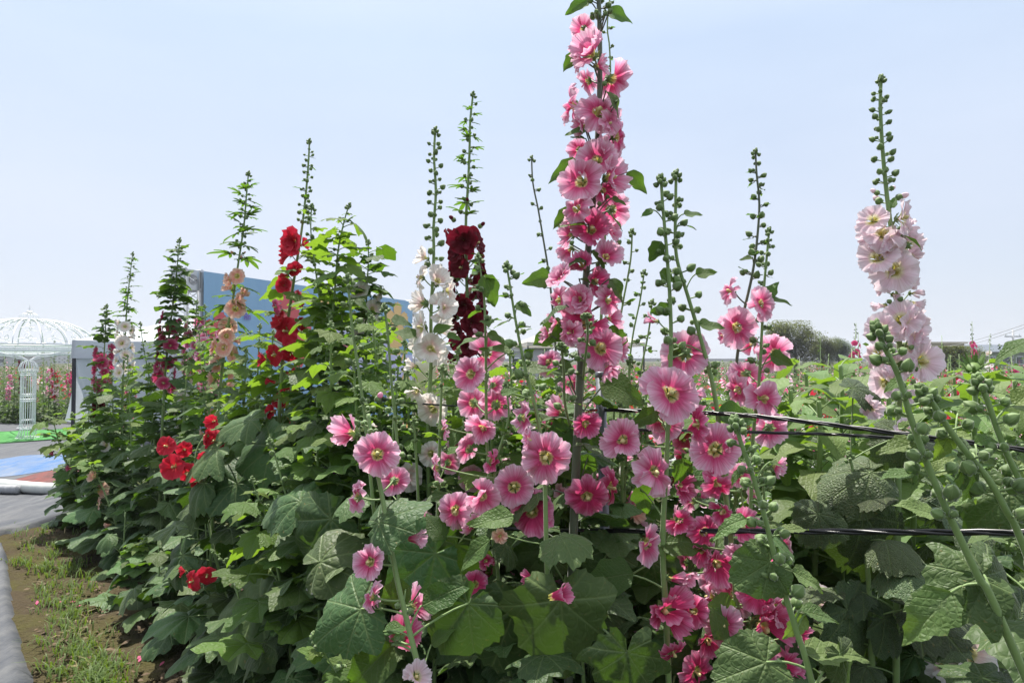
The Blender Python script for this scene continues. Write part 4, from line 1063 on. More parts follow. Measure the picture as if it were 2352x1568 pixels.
# ---- blooms chosen from the photograph (px, py, width, yaw, pitch, form, colour); yaw 0 faces the viewer, + right, 180 away
F_MAIN = [(1353, 110, 98, -8, 0, 'open'), (1340, 70, 60, -150, 15, 'open'), (1408, 182, 96, 140, 10, 'open'), (1347, 188, 62, -150, 8), (1312, 245, 92, -80, 0, 'sag'), (1376, 255, 104, 5, 12, 'sag'),
 (1330, 290, 50, -60, -20, 'cup'), (1420, 315, 78, 85, 5, 'sag'), (1330, 345, 52, -170, 25), (1368, 370, 90, 0, 5), (1333, 418, 96, -18, 0, 'open'), (1415, 405, 92, 35, 10, 'cup'), (1305, 435, 50, -120, 0),
 (1405, 480, 78, 150, 12), (1360, 522, 88, 5, 5, 'open', 'deep'), (1300, 540, 60, -110, 0, 'cup'), (1302, 580, 56, -130, -20, 'cup'), (1395, 585, 82, 25, 8, 'cup'), (1285, 635, 66, -40, 20, 'double'), (1282, 690, 60, -70, -15, 'sag'),
 (1330, 690, 70, -20, 25, 'double'), (1345, 730, 112, -12, 15, 'open', 'deep'), (1380, 798, 102, 6, 0, 'flat'), (1405, 850, 62, 60, -30, 'cup'), (1268, 740, 50, -80, -10, 'cup'), (1250, 770, 44, -70, 10, 'cup'), (1260, 830, 62, -60, 20, 'sag'), (1410, 730, 60, 120, 0),
 (1350, 1140, 100, 10, -8, 'sag', 'deep'), (1280, 945, 70, -150, 0, 'cup'), (1345, 975, 66, 20, -5, 'cup', 'deep'), (1405, 1120, 80, 80, -15, 'sag', 'deep'), (1310, 880, 52, 150, 0), (1398, 285, 66, 55, 0, 'sag'), (1392, 345, 60, 40, 10, 'cup'), (1322, 480, 72, -55, 5, 'sag'), (1412, 530, 62, 70, -5, 'cup'), (1335, 605, 60, -25, 15, 'cup', 'deep'), (1372, 645, 66, 25, 5, 'cup', 'deep'), (1308, 765, 62, -40, 0, 'sag'), (1432, 805, 50, 80, 0, 'cup'), (1398, 690, 66, 40, 10, 'sag'), (1312, 505, 54, -90, 0), (1385, 150, 56, 60, 15, 'cup'), (1325, 140, 50, -70, 0, 'cup'), (1390, 440, 60, 10, -15, 'cup', 'deep')]
F_A = [(1080, 858, 74, -35, 0, 'open'), (1118, 812, 78, 165, 10), (1108, 985, 78, 8, 0, 'open'), (1138, 885, 46, 150, -10), (1085, 925, 70, -160, 10), (1140, 930, 70, 160, -5), (1075, 1030, 60, -120, -5), (1020, 985, 46, -90, 0, 'sag')]
F_B = [(1181, 1117, 86, 14, 5, 'open'), (1107, 1140, 76, -5, 0), (1046, 1174, 80, -15, 0, 'sag'), (1085, 1205, 56, 40, -30, 'sag'), (1000, 1075, 60, -100, -10, 'sag'), (1130, 1060, 60, 100, -10, 'sag', 'deep'), (1222, 1176, 98, 5, -6, 'flat', 'deep'), (1090, 1342, 58, -10, 5, 'open', 'deep'), (1118, 1290, 40, 20, 0, 'cup', 'deep'), (1120, 1380, 44, 80, -30, 'cup', 'deep')]
F_C = [(1253, 1050, 116, -5, 0, 'open'), (1205, 960, 74, 120, 5, 'sag'), (1215, 1010, 50, 60, 0, 'sag'), (1213, 1330, 52, -90, 0, 'cup', 'deep'), (1150, 1230, 40, 0, -10, 'open', 'peach')]
F_D = [(867, 1042, 96, 6, 4, 'open'), (797, 985, 92, -120, 5, 'open'), (908, 1105, 66, 150, -20, 'open'), (816, 1140, 70, -85, -5, 'sag'), (848, 1290, 76, -22, -4, 'open'), (953, 1238, 76, 82, -5, 'trumpet'), (853, 1370, 64, -95, -10, 'sag'), (960, 1385, 84, 130, 10, 'open'), (925, 1455, 96, -170, -5, 'open', 'deep'), (958, 1552, 70, 20, 30, 'cup', 'palepink')]
F_E = [(1540, 903, 122, -5, 4, 'flat'), (1572, 812, 104, 155, 5, 'open'), (1430, 1013, 106, 0, 3, 'open'), (1503, 1085, 108, 18, 15, 'sag'), (1487, 1248, 84, 38, 0, 'open'), (1530, 1405, 122, -12, -4, 'open', 'deep'), (1548, 1500, 70, 30, -40, 'sag', 'deep'), (1505, 960, 60, -160, 0), (1555, 1325, 60, 80, -10, 'trumpet'), (1495, 735, 46, -85, 5, 'trumpet'), (1530, 975, 70, 170, -20)]
F_F = [(1642, 1033, 104, -12, -2, 'open'), (1600, 975, 80, -60, -20, 'sag', 'deep'), (1690, 1015, 62, 50, -10, 'open'), (1600, 905, 50, 100, 0, 'trumpet'), (1650, 1110, 80, 20, -20, 'sag', 'deep'), (1700, 1090, 60, 150, -20), (1580, 1150, 50, -140, 0), (1655, 1180, 62, -30, -30, 'cup', 'deep')]
F_G = [(1676, 668, 62, -95, 5, 'sag'), (1747, 697, 72, 8, 10, 'open'), (1690, 752, 92, -5, -5, 'open'), (1782, 815, 88, 172, 8, 'open'), (1756, 915, 90, 10, -2, 'flat'), (1694, 895, 76, -75, -10, 'sag'), (1712, 860, 72, 170, 0), (1768, 985, 76, 160, -15), (1725, 790, 56, -150, 0), (1660, 770, 40, -110, 0), (1790, 1075, 50, 40, -20, 'cup')]
F_H = [(1765, 1450, 108, 8, 10, 'cup', 'deep'), (1690, 1370, 80, -170, -10), (1630, 1370, 70, -120, 0, 'sag'), (1760, 1290, 72, 90, -20, 'trumpet', 'deep'), (1610, 1270, 56, -40, -10, 'cup', 'deep'), (1580, 1330, 48, 60, -20, 'cup'), (1800, 1340, 60, 100, -20, 'sag'), (1710, 1210, 66, 30, 0, 'cup', 'deep'), (1630, 1480, 56, 0, -20, 'cup', 'deep'), (1820, 1530, 60, 60, 0, 'cup', 'deep'), (1560, 1200, 52, -30, -10, 'cup', 'deep'), (1652, 1300, 72, 10, 0, 'open', 'deep'), (1700, 1285, 60, -30, 10, 'cup'), (1742, 1365, 74, 20, 0, 'sag', 'deep'), (1592, 1405, 62, -40, 0, 'sag', 'deep'), (1662, 1435, 72, 0, -10, 'sag'), (1792, 1402, 60, 40, 0, 'cup'), (1722, 1522, 72, -10, 10, 'open', 'deep'), (1602, 1545, 66, 20, 0, 'sag', 'deep'), (1680, 1560, 60, -20, 0, 'cup'), (1842, 1462, 56, 30, 0, 'cup', 'deep'), (1620, 1220, 60, 0, 0, 'sag', 'deep'), (1570, 1120, 56, 30, -10, 'cup', 'deep')]
F_H = [(q[0], q[1], q[2] * 1.22, *q[3:]) for q in F_H]
F_W = [(967, 587, 52, -75, 10, 'open'), (963, 637, 56, -70, 0), (1008, 640, 66, 30, 20), (1030, 670, 60, 90, 5), (965, 695, 66, -120, 5), (1018, 706, 72, 8, -3, 'flat'), (966, 752, 74, -40, 5), (1028, 760, 56, 70, 0), (988, 803, 76, -6, -4, 'flat'), (955, 790, 40, -130, 0), (1020, 830, 40, 80, -10, 'cup'), (942, 840, 44, -80, -3, 'trumpet'), (955, 905, 50, -10, -40, 'cup'), (993, 940, 70, 0, -30, 'flat'), (990, 1040, 56, -20, 0), (940, 1095, 62, 20, 10, 'double'), (970, 1160, 50, 40, -10, 'cup')]
F_P = [(2005, 505, 66, -60, 10, 'open'), (2075, 500, 82, 55, 10, 'open'), (2030, 535, 84, -12, 25, 'open'), (2090, 560, 60, 110, 0), (2015, 590, 76, -40, 20), (2058, 620, 104, 4, 0, 'flat'), (2020, 625, 80, -70, 0), (2100, 590, 50, 100, -10, 'cup'), (2022, 668, 36, -70, 0, 'trumpet'), (2060, 680, 42, 10, -8, 'trumpet'), (2105, 672, 44, 75, 10, 'trumpet'), (2108, 698, 46, 70, -20, 'trumpet'), (2020, 705, 46, -75, -15, 'trumpet'), (2070, 735, 88, -25, 5, 'open'), (2095, 750, 84, 25, 0, 'open'), (2120, 830, 96, 35, 0, 'open'), (2010, 820, 84, -80, 5, 'open'), (2085, 795, 60, 120, 0), (2030, 880, 70, -60, -10), (2085, 905, 66, 30, -20), (2000, 935, 60, -60, -20, 'sag'), (2080, 985, 50, 40, -20, 'sag'), (2045, 565, 70, 20, 10), (2085, 530, 60, 80, 0), (2000, 545, 60, -80, 0), (2095, 640, 56, 70, -10, 'cup'), (2025, 760, 70, -50, 0), (2055, 840, 76, 0, 0), (2110, 780, 60, 60, 0, 'cup')]
KEEP += [(440, 1335, 2.6, 34), (475, 1322, 2.6, 30), (212, 1094, 5.0, 20), (231, 1124, 5.0, 28), (398, 1060, 2.8, 50), (490, 1000, 2.8, 40)]
for lst, Y in ((F_MAIN, 1.6), (F_A, 1.72), (F_B, 1.6), (F_C, 1.5), (F_D, 1.35), (F_E, 1.5), (F_F, 1.52), (F_G, 1.75), (F_H, 1.55), (F_W, 2.2), (F_P, 1.7)):
    for q in lst: KEEP.append((q[0], q[1], Y, q[2] / 2))
def blooms(p, lst, col='pink', hero=True):
    for q in lst: p.fl(q[0], q[1], q[2], q[3], q[4], q[5] if len(q) > 5 else 'open', q[6] if len(q) > 6 else col, None, hero)

GB = 'hollyhocks in the flower bed'
# ---- the tall pink one
p = Plant('tallest hollyhock with big pink blooms rising above the steel post', [(1372, -70), (1377, 60), (1377, 220), (1366, 420), (1352, 560), (1342, 700), (1332, 860), (1322, 1100)], 1.65, .0105, GB, M_STEMD, top_r=.5)
blooms(p, F_MAIN)
p.tipbuds(.011, 8); p.buds(p.ty(-50), p.ty(60), 8, .009, .013, None)
for b, t, k, kd in (((1393, 28), (1456, 40), .75, 'O'), ((1350, 0), (1300, 30), .7, 'O'), ((1325, 122), (1290, 162), .8, 'O'), ((1392, 208), (1432, 262), .35, 'O'), ((1345, 300), (1298, 305), .5, 'O'), ((1345, 318), (1310, 318), .4, 'O'), ((1328, 372), (1254, 404), .8, 'O'), ((1440, 395), (1490, 442), .8, 'O'), ((1352, 515), (1282, 525), .25, 'O'),
    ((1392, 487), (1440, 518), .25, 'O'), ((1315, 480), (1266, 522), .75, 'O'), ((1345, 598), (1284, 612), .3, 'O'), ((1268, 635), (1200, 652), .8, 'O'), ((1290, 750), (1222, 790), .8, 'C'), ((1360, 575), (1400, 620), .4, 'O'), ((1400, 640), (1440, 690), .5, 'O'), ((1300, 700), (1245, 750), .2, 'O'), ((1400, 760), (1450, 800), .6, 'C'),
    ((1390, 880), (1490, 915), .55, 'C'), ((1300, 850), (1190, 832), .35, 'C'), ((1310, 980), (1250, 1060), .8, 'C'), ((1340, 1000), (1408, 1035), .8, 'C'), ((1350, 1050), (1340, 1110), .8, 'C'), ((1420, 230), (1400, 245), .3, 'O'), ((1330, 640), (1385, 660), .3, 'O'), ((1405, 455), (1440, 470), .5, 'O')):
    p.hleaf(b, t, 1.66 if k > .5 else 1.60, k, kd)
for q in ((1372, 30), (1388, 36), (1398, 30), (1385, 195), (1400, 345), (1378, 470), (1395, 455), (1375, 610), (1310, 560), (1398, 660), (1385, 700), (1300, 810), (1420, 560)):
    c = W(q[0], q[1], 1.61); p.bud(c, Vector((p.r_.uniform(-.8, .8), -.6, .5)), .0105); p.ped(p.line[min(len(p.line) - 1, p.near(c) + 1)], c, .0018)
p.leaves(p.ty(900), p.len[-1] * .95, 14, .11, .19, 'H')
p.done()
# second slim stem beside the tall one
p = Plant('slim hollyhock stem with small buds just behind the tallest pink one', [(1402, -20), (1395, 60), (1400, 110), (1402, 200), (1395, 420), (1385, 640), (1375, 860)], 1.82, .005, GB); p.buds(.02, .5, 14, .006, .010, 'O', .03, bract_every=3, guard=True); p.leaves(.9, p.len[-1], 8, .1, .17, 'H'); p.done()

# ---- pink group in front
p = Plant('pink hollyhock with slim bud tip growing right of the dark maroon one', [(1097, 585), (1106, 640), (1113, 700), (1116, 850), (1118, 1000), (1128, 1150)], 1.76, .0062, GB); p.tipbuds(.010); p.buds(.03, p.ty(800), 9, .009, .014, 'C', .05, guard=True, col='pink'); blooms(p, F_A)
p.hleaf((1115, 640), (1146, 700), 1.76, .4, 'C'); p.hleaf((1175, 805), (1100, 808), 1.74, .35, 'O'); p.hleaf((1120, 765), (1165, 790), 1.74, .5, 'O'); p.leaves(.6, p.len[-1] * .95, 14, .08, .17, 'H'); p.done()
p = Plant('pink hollyhock with three wide blooms left of the lower black tie', [(1160, 880), (1168, 960), (1140, 1060), (1135, 1180), (1142, 1300), (1160, 1450)], 1.66, .006, GB); p.tipbuds(.009); p.buds(.02, .16, 6, .008, .012, 'O', .04); blooms(p, F_B)
p.hleaf((1180, 1183), (1075, 1216), 1.5, .45, 'O'); p.hleaf((1128, 1240), (1040, 1296), 1.5, .5, 'O'); p.hleaf((1015, 1230), (980, 1180), 1.62, .6, 'C'); p.leaves(.35, p.len[-1], 16, .09, .18, 'H'); p.done()
p = Plant('hollyhock with the largest round pink bloom and an arched bud stem', [(1163, 605), (1172, 660), (1185, 740), (1205, 840), (1235, 960), (1250, 1080), (1255, 1250)], 1.53, .0066, GB); p.tipbuds(.012); p.buds(.03, p.ty(930), 11, .011, .0165, 'O', .055, guard=True, pair=.8); blooms(p, F_C)
p.hleaf((1190, 700), (1225, 720), 1.53, .5, 'C'); p.hleaf((1150, 905), (1195, 890), 1.53, .5, 'O'); p.leaves(.55, p.len[-1], 14, .1, .19, 'H'); p.done()
p = Plant('pink hollyhock leaning over the big leaves at lower centre', [(846, 950), (858, 1040), (876, 1130), (893, 1230), (912, 1330), (936, 1430), (968, 1560)], (1.42, 1.32), .0066, GB, M_STEM, top_r=.6); blooms(p, F_D)
p.buds(.02, .12, 4, .012, .015, None); p.bud(W(942, 1405, 1.3), Vector((.2, -.8, .5)), .013); p.bud(W(915, 1390, 1.3), Vector((-.2, -.8, .3)), .011); p.bud(W(865, 920, 1.4), Vector((.5, -.3, .7)), .013, 'pink')
for b, t, k, kd in (((932, 1352), (864, 1388), .75, 'C'), ((968, 1390), (1076, 1340), .55, 'O'), ((900, 1480), (790, 1590), .6, 'O'), ((1075, 1385), (1000, 1490), .65, 'H'), ((830, 1398), (722, 1462), .5, 'H'), ((990, 1480), (1045, 1440), .4, 'O'), ((880, 1450), (940, 1432), .3, 'O'), ((870, 1200), (960, 1150), .4, 'H')): p.hleaf(b, t, 1.36, k, kd)
p.leaves(.7, p.len[-1], 14, .14, .22, 'H'); p.done()
p = Plant('pink hollyhock with paired bud spikes and a very broad bloom right of the post', [(1518, 405), (1522, 470), (1530, 560), (1539, 690), (1541, 800), (1536, 930), (1530, 1080), (1522, 1250), (1530, 1420)], 1.55, .0068, GB, M_STEM, top_r=.5); p.tipbuds(.0125, 11); p.buds(.05, p.ty(820), 15, .0125, .0165, None, pair=.7, guard=True); blooms(p, F_E)
for b, t, k, kd in (((1500, 482), (1470, 496), .6, 'O'), ((1515, 560), (1492, 600), .9, 'C'), ((1535, 708), (1492, 716), .8, 'C'), ((1520, 628), (1555, 640), .8, 'C'), ((1512, 945), (1440, 972), .75, 'O'), ((1510, 1245), (1632, 1238), .5, 'O'), ((1440, 1318), (1334, 1332), .6, 'C'), ((1470, 1120), (1500, 1180), .6, 'C')): p.hleaf(b, t, 1.55, k, kd)
p.leaves(1.0, p.len[-1], 12, .12, .2, 'H'); p.done()
p = Plant('pink hollyhock whose curved stem bends down right from twin bud spikes', [(1553, 395), (1552, 460), (1551, 540), (1556, 600), (1580, 680), (1610, 780), (1636, 880), (1652, 980), (1665, 1120), (1680, 1250)], 1.58, .0068, GB, M_STEM, top_r=.5); p.tipbuds(.0125, 10); p.buds(.05, p.ty(880), 17, .012, .017, None, pair=.7, guard=True); blooms(p, F_F)
for b, t, k, kd in (((1570, 492), (1616, 492), .5, 'O'), ((1560, 512), (1602, 525), .3, 'O'), ((1597, 630), (1650, 624), .6, 'O'), ((1605, 745), (1668, 752), .5, 'O'), ((1590, 1095), (1690, 1085), .5, 'C'), ((1660, 950), (1740, 965), .7, 'C'), ((1560, 790), (1530, 830), .6, 'O'), ((1570, 1060), (1560, 1120), .8, 'C')): p.hleaf(b, t, 1.58, k, kd)
p.leaves(1.0, p.len[-1], 12, .12, .2, 'H'); p.done()
p = Plant('pink hollyhock with slender bud spike between the post and pale pink one', [(1735, 345), (1738, 400), (1744, 470), (1738, 560), (1726, 640), (1706, 730), (1690, 850), (1680, 1000)], 1.86, .006, GB, M_STEMD, top_r=.45); p.tipbuds(.011, 7); p.buds(.04, p.ty(650), 15, .010, .015, 'O', .035, pair=.4, guard=True); p.fl(1676, 668, 62, -95, 5, 'sag'); p.fl(1690, 752, 92, -5, -5); p.fl(1725, 790, 56, -150, 0); p.fl(1660, 770, 40, -110, 0)
p.hleaf((1728, 590), (1700, 600), 1.86, .5, 'O'); p.leaves(.9, p.len[-1], 12, .1, .18, 'H'); p.done()
p = Plant('pink hollyhock with pointed leaves and shorter spike crossing the slender one', [(1767, 525), (1762, 580), (1755, 660), (1750, 760), (1743, 880), (1730, 1000), (1725, 1150)], 1.8, .006, GB, M_STEM, top_r=.5); p.tipbuds(.010, 8); p.buds(.03, p.ty(850), 16, .009, .0145, 'O', .03, pair=.7, guard=True, bract_every=2); blooms(p, [q for q in F_G if q[1] not in (668, 752, 790, 770)])
p.hleaf((1770, 688), (1826, 690), 1.78, .4, 'O'); p.hleaf((1768, 815), (1826, 840), 1.76, .7, 'O'); p.hleaf((1745, 700), (1780, 640), 1.8, .5, 'O'); p.leaves(.8, p.len[-1], 12, .1, .18, 'H'); p.done()
p = Plant('low hollyhock with crowded deep pink blooms below the thick tie', [(1700, 1120), (1712, 1200), (1722, 1300), (1745, 1420), (1760, 1540)], 1.6, .006, GB); blooms(p, F_H); p.buds(.0, .3, 8, .01, .014, 'O', .04, guard=True); p.leaves(.3, p.len[-1], 12, .1, .19, 'H')
p.hleaf((1640, 1400), (1740, 1470), 1.55, .6, 'C'); p.hleaf((1690, 1480), (1780, 1560), 1.45, .6, 'C'); p.done()

# ---- bud stems close to the viewer
p = Plant('thick bud stem in front of the deep pink blooms lower right', [(1688, 960), (1700, 1010), (1725, 1080), (1752, 1170), (1775, 1260), (1802, 1360), (1830, 1450), (1868, 1580)], 1.08, .0062, GB, M_STEM, top_r=.55); p.tipbuds(.0125, 12); p.buds(.04, p.ty(1420), 13, .011, .0165, None, pair=.6)
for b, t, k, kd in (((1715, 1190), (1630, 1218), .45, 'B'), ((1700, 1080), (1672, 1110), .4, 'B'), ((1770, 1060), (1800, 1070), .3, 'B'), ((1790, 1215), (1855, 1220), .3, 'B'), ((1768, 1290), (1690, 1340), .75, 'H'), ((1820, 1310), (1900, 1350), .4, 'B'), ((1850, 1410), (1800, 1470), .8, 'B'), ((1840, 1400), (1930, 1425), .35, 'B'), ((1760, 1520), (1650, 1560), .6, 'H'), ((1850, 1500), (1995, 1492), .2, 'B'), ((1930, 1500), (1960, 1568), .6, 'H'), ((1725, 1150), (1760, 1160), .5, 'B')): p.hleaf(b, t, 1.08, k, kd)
p.done()
p = Plant('tall bright green bud stem in front of the pale pink hollyhock', [(2012, 745), (2028, 790), (2062, 860), (2092, 960), (2128, 1060), (2165, 1150), (2205, 1235), (2248, 1325), (2300, 1425)], .97, .0075, GB, M_STEM, top_r=.5); p.tipbuds(.0125, 11); p.buds(.035, p.ty(1200), 13, .011, .0165, None, pair=.5)
for b, t, k, kd in (((2070, 870), (2030, 900), .4, 'B'), ((2080, 890), (2150, 895), .2, 'B'), ((2110, 1010), (2015, 1050), .4, 'B'), ((2065, 985), (2100, 960), .3, 'B'), ((2100, 1085), (2020, 1090), .25, 'B'), ((2250, 1325), (2130, 1370), .55, 'H'), ((2260, 1320), (2360, 1390), .6, 'H'), ((2185, 1360), (2075, 1480), .4, 'B'), ((2080, 950), (2045, 940), .3, 'B')): p.hleaf(b, t, .99, k, kd)
p.done()
p = Plant('bright green bud stem with star tipped buds second from the right edge', [(2116, 890), (2145, 930), (2180, 985), (2225, 1045), (2270, 1100), (2310, 1170), (2365, 1290)], .98, .007, GB, M_STEM, top_r=.6); p.tipbuds(.0135, 10); p.buds(.04, p.ty(1200), 8, .013, .018, None, pair=.4)
for b, t, k, kd in (((2180, 1000), (2150, 1060), .6, 'B'), ((2210, 1060), (2175, 1075), .2, 'B'), ((2230, 1040), (2300, 1110), .5, 'H'), ((2200, 950), (2230, 935), .3, 'B'), ((2240, 1020), (2290, 990), .5, 'B')): p.hleaf(b, t, 1.0, k, kd)
p.done()
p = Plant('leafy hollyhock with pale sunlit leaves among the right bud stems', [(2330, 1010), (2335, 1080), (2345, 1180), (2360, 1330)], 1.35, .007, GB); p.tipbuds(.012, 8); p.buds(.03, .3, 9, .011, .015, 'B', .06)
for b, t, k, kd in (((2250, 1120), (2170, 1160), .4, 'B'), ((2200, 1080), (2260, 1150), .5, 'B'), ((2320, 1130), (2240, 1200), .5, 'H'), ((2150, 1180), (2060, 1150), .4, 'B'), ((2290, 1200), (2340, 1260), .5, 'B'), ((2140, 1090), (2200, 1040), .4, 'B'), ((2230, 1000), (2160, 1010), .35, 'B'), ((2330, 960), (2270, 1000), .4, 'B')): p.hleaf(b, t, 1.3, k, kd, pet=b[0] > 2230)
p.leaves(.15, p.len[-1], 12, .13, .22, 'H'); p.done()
p = Plant('bright green bud stem nearest the right edge', [(2245, 865), (2268, 920), (2288, 980), (2312, 1040), (2345, 1110), (2400, 1230)], 1.0, .0065, GB, M_STEM, top_r=.6); p.tipbuds(.0135, 10); p.buds(.04, p.ty(1150), 7, .013, .017, None, pair=.5); p.hleaf((2295, 985), (2352, 1000), 1.0, .4, 'B'); p.hleaf((2330, 930), (2400, 870), 1.0, .4, 'B'); p.hleaf((2372, 782), (2270, 812), 1.05, .22, 'O', pet=False); p.done()
p = Plant('small budding shoot among big leaves at the bottom left of centre', [(720, 1455), (745, 1500), (770, 1540), (800, 1600)], 1.4, .004, GB); p.tipbuds(.011, 9); p.buds(.02, .12, 5, .010, .014, 'Y', .06); p.done()

# ---- pale pink and white ones
p = Plant('pale pink hollyhock with a long bud spike standing alone at right', [(2024, 175), (2022, 240), (2026, 330), (2034, 420), (2042, 490), (2056, 600), (2064, 720), (2066, 860), (2064, 1000), (2062, 1150)], 1.74, .0085, GB, M_STEM, top_r=.5); p.tipbuds(.0105, 12); p.buds(.04, p.ty(480), 24, .0095, .0145, None, pair=.5, col='palepink', guard=True); blooms(p, F_P, 'palepink')
for b, t, k in (((2072, 540), (2130, 560), .25), ((2046, 478), (2062, 448), .5), ((2050, 510), (2068, 520), .4), ((2080, 830), (2050, 860), .4)): p.hleaf(b, t, 1.68, k, 'O')
for q in ((2090, 800), (2075, 850), (2100, 850), (2095, 880), (2070, 805), (2065, 690), (2040, 695)): p.bud(W(q[0], q[1], 1.68), Vector((.2, -.7, .5)), .012)
p.leaves(.95, p.len[-1], 16, .12, .24, 'R'); p.done()
p = Plant('white hollyhock with pink throats beside the dark maroon one', [(1000, 295), (997, 360), (1001, 440), (996, 520), (996, 600), (990, 720), (990, 830), (984, 960), (985, 1120)], 2.25, .0075, GB, M_STEM, top_r=.5); p.tipbuds(.013, 9); p.buds(.05, p.ty(620), 24, .0115, .0155, None, pair=.45, guard=True); blooms(p, F_W, 'white')
for b, t, k in (((950, 770), (905, 755), .5), ((1030, 770), (1060, 775), .5), ((1000, 760), (1040, 745), .5)): p.hleaf(b, t, 2.2, k, 'C')
p.leaves(.95, p.len[-1], 14, .1, .2, 'H'); p.done()
# ---- dark maroon
p = Plant('dark maroon double flowered hollyhock with finger leaved tip', [(1087, 212), (1080, 280), (1078, 360), (1074, 440), (1070, 520), (1072, 640), (1075, 760), (1076, 900), (1074, 1060)], 2.65, .008, GB, M_STEM, top_r=.5); p.tipbuds(.011, 9); p.buds(.05, p.ty(500), 22, .009, .014, 'F', .062, pair=.2)
KEEP.append((1070, 560, 2.5, 45))
p.fl(1064, 552, 70, -6, 0, 'double', 'maroon', 2.52, False); p.bud(W(1045, 508, 2.6), Vector((-.7, -.5, .6)), .018, 'maroon'); p.bud(W(1100, 522, 2.6), Vector((.7, -.4, .5)), .018, 'maroon'); p.bud(W(1074, 466, 2.6), Vector((0, -.7, .5)), .015, 'maroon')
p.zone(p.ty(540), p.ty(830), 26, .098, 'maroon', ('double', 'open', 'double'), False, 'F', .06); p.leaves(p.ty(820), p.len[-1], 14, .11, .2, 'H', guard=False); p.done()
# ---- thin spikes around
p = Plant('thin leaning bud spike left of the tallest pink hollyhock', [(1221, 360), (1224, 420), (1236, 480), (1248, 550), (1262, 640), (1275, 780), (1280, 920)], 2.15, .0048, GB, M_STEMD, top_r=.5); p.tipbuds(.010, 6); p.buds(.05, .62, 13, .009, .012, 'O', .035, pair=.4, bract_every=2, guard=True); p.leaves(.7, p.len[-1], 10, .07, .18, 'H'); p.done()
for lab, path, Y in (('slim bud stem just right of the tallest pink hollyhock', [(1452, 528), (1448, 600), (1430, 700), (1415, 800), (1410, 950)], 1.95), ('thin bud stem between the tallest pink hollyhock and the twin spikes', [(1480, 622), (1470, 690), (1452, 780), (1440, 900)], 2.2), ('leafy bud stem with pointed tip below the twin spikes', [(1498, 690), (1490, 760), (1470, 860), (1455, 960)], 2.05), ('short bud stem in front of the broad pink bloom on the tall stalk', [(1346, 722), (1350, 770), (1342, 840), (1338, 900), (1335, 1000)], (1.38, 1.8)), ('short budding stem with star bud top left of the post', [(1288, 790), (1295, 850), (1298, 930), (1318, 1020), (1330, 1150)], (1.42, 1.8))):
    p = Plant(lab, path, Y, .0042, GB, M_STEM, top_r=.6); p.tipbuds(.011, 8); p.buds(.03, .4, 9, .009, .014, 'O', .045, pair=.6, bract_every=2); p.leaves(.55, p.len[-1], 8, .08, .18, 'H'); p.done()

# ---- left part of the bed, going away from the viewer
p = Plant('bright red hollyhock with a tall bud spike left of centre', [(711, 320), (708, 380), (702, 450), (694, 520), (682, 600), (668, 690), (655, 780), (645, 880), (640, 1000)], 3.0, .0085, GB, M_STEM, top_r=.45); p.tipbuds(.012, 8); p.buds(.05, p.ty(520), 22, .010, .015, 'O', .045, pair=.4, bract_every=3)
for q in ((672, 555, 84, -20, 10, 'double'), (652, 585, 62, -70, 0, 'cup'), (676, 618, 46, 0, 20, 'double'), (650, 632, 42, -70, 10, 'trumpet'), (652, 655, 46, -10, 0, 'double'), (692, 686, 50, 70, 0, 'sag'), (632, 705, 50, -40, -10, 'sag', 'rose'), (655, 760, 84, -5, 0, 'open'), (628, 815, 62, -20, -10, 'open'), (672, 810, 64, 20, -20, 'sag'), (640, 735, 60, -60, 10, 'cup'), (600, 825, 50, -60, 0, 'cup'), (690, 745, 46, 60, 0, 'cup'), (700, 560, 40, 80, 10, 'cup')):
    KEEP.append((q[0], q[1], 2.95, q[2] / 2)); p.fl(q[0], q[1], q[2] * .86, q[3], q[4], q[5], q[6] if len(q) > 6 else 'red', None, False)
p.zone(p.ty(850), p.ty(980), 6, .08, 'red'); p.leaves(p.ty(560), p.len[-1], 26, .08, .22, kinds='yHH'); p.leaves(p.ty(580), p.ty(850), 9, .09, .13, 'Y', guard=False, pet=.9); p.done()
p = Plant('thick bud spike close behind the bright red blooms', [(716, 470), (714, 530), (722, 600), (735, 700), (740, 820)], 2.9, .007, GB); p.tipbuds(.014, 9); p.buds(.03, .5, 16, .012, .015, 'Y', .075, pair=.6, bract_every=2); p.leaves(.2, p.len[-1], 18, .1, .2, kinds='YHH'); p.done()
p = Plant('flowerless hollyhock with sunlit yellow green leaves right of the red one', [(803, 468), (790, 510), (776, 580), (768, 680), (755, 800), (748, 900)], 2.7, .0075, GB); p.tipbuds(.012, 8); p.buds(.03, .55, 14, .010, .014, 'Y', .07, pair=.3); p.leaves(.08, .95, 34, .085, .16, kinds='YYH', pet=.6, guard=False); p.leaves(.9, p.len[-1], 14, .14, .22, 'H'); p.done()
p = Plant('leafy hollyhock with white blooms low on its stem beside the yellow green one', [(846, 552), (846, 600), (842, 680), (838, 780), (835, 900)], 2.95, .007, GB); p.tipbuds(.012, 8); p.buds(.03, .35, 10, .010, .013, 'h', .085, pair=.3); p.leaves(.05, .6, 20, .09, .13, 'h', guard=False); p.zone(p.ty(660), p.ty(810), 11, .09, 'white', ('double', 'open', 'open')); p.leaves(.6, p.len[-1], 14, .1, .2, 'H'); p.done()
p = Plant('bud stem with round buds in front of the white blooms', [(798, 632), (803, 690), (810, 760), (822, 840), (833, 920), (842, 1000)], 1.95, .0058, GB, M_STEM, top_r=.6); p.tipbuds(.0135, 9); p.buds(.04, .45, 11, .012, .018, 'O', .055, pair=.6, bract_every=2); p.hleaf((815, 690), (850, 705), 1.95, .5, 'O'); p.leaves(.55, p.len[-1], 12, .1, .19, 'H'); p.done()
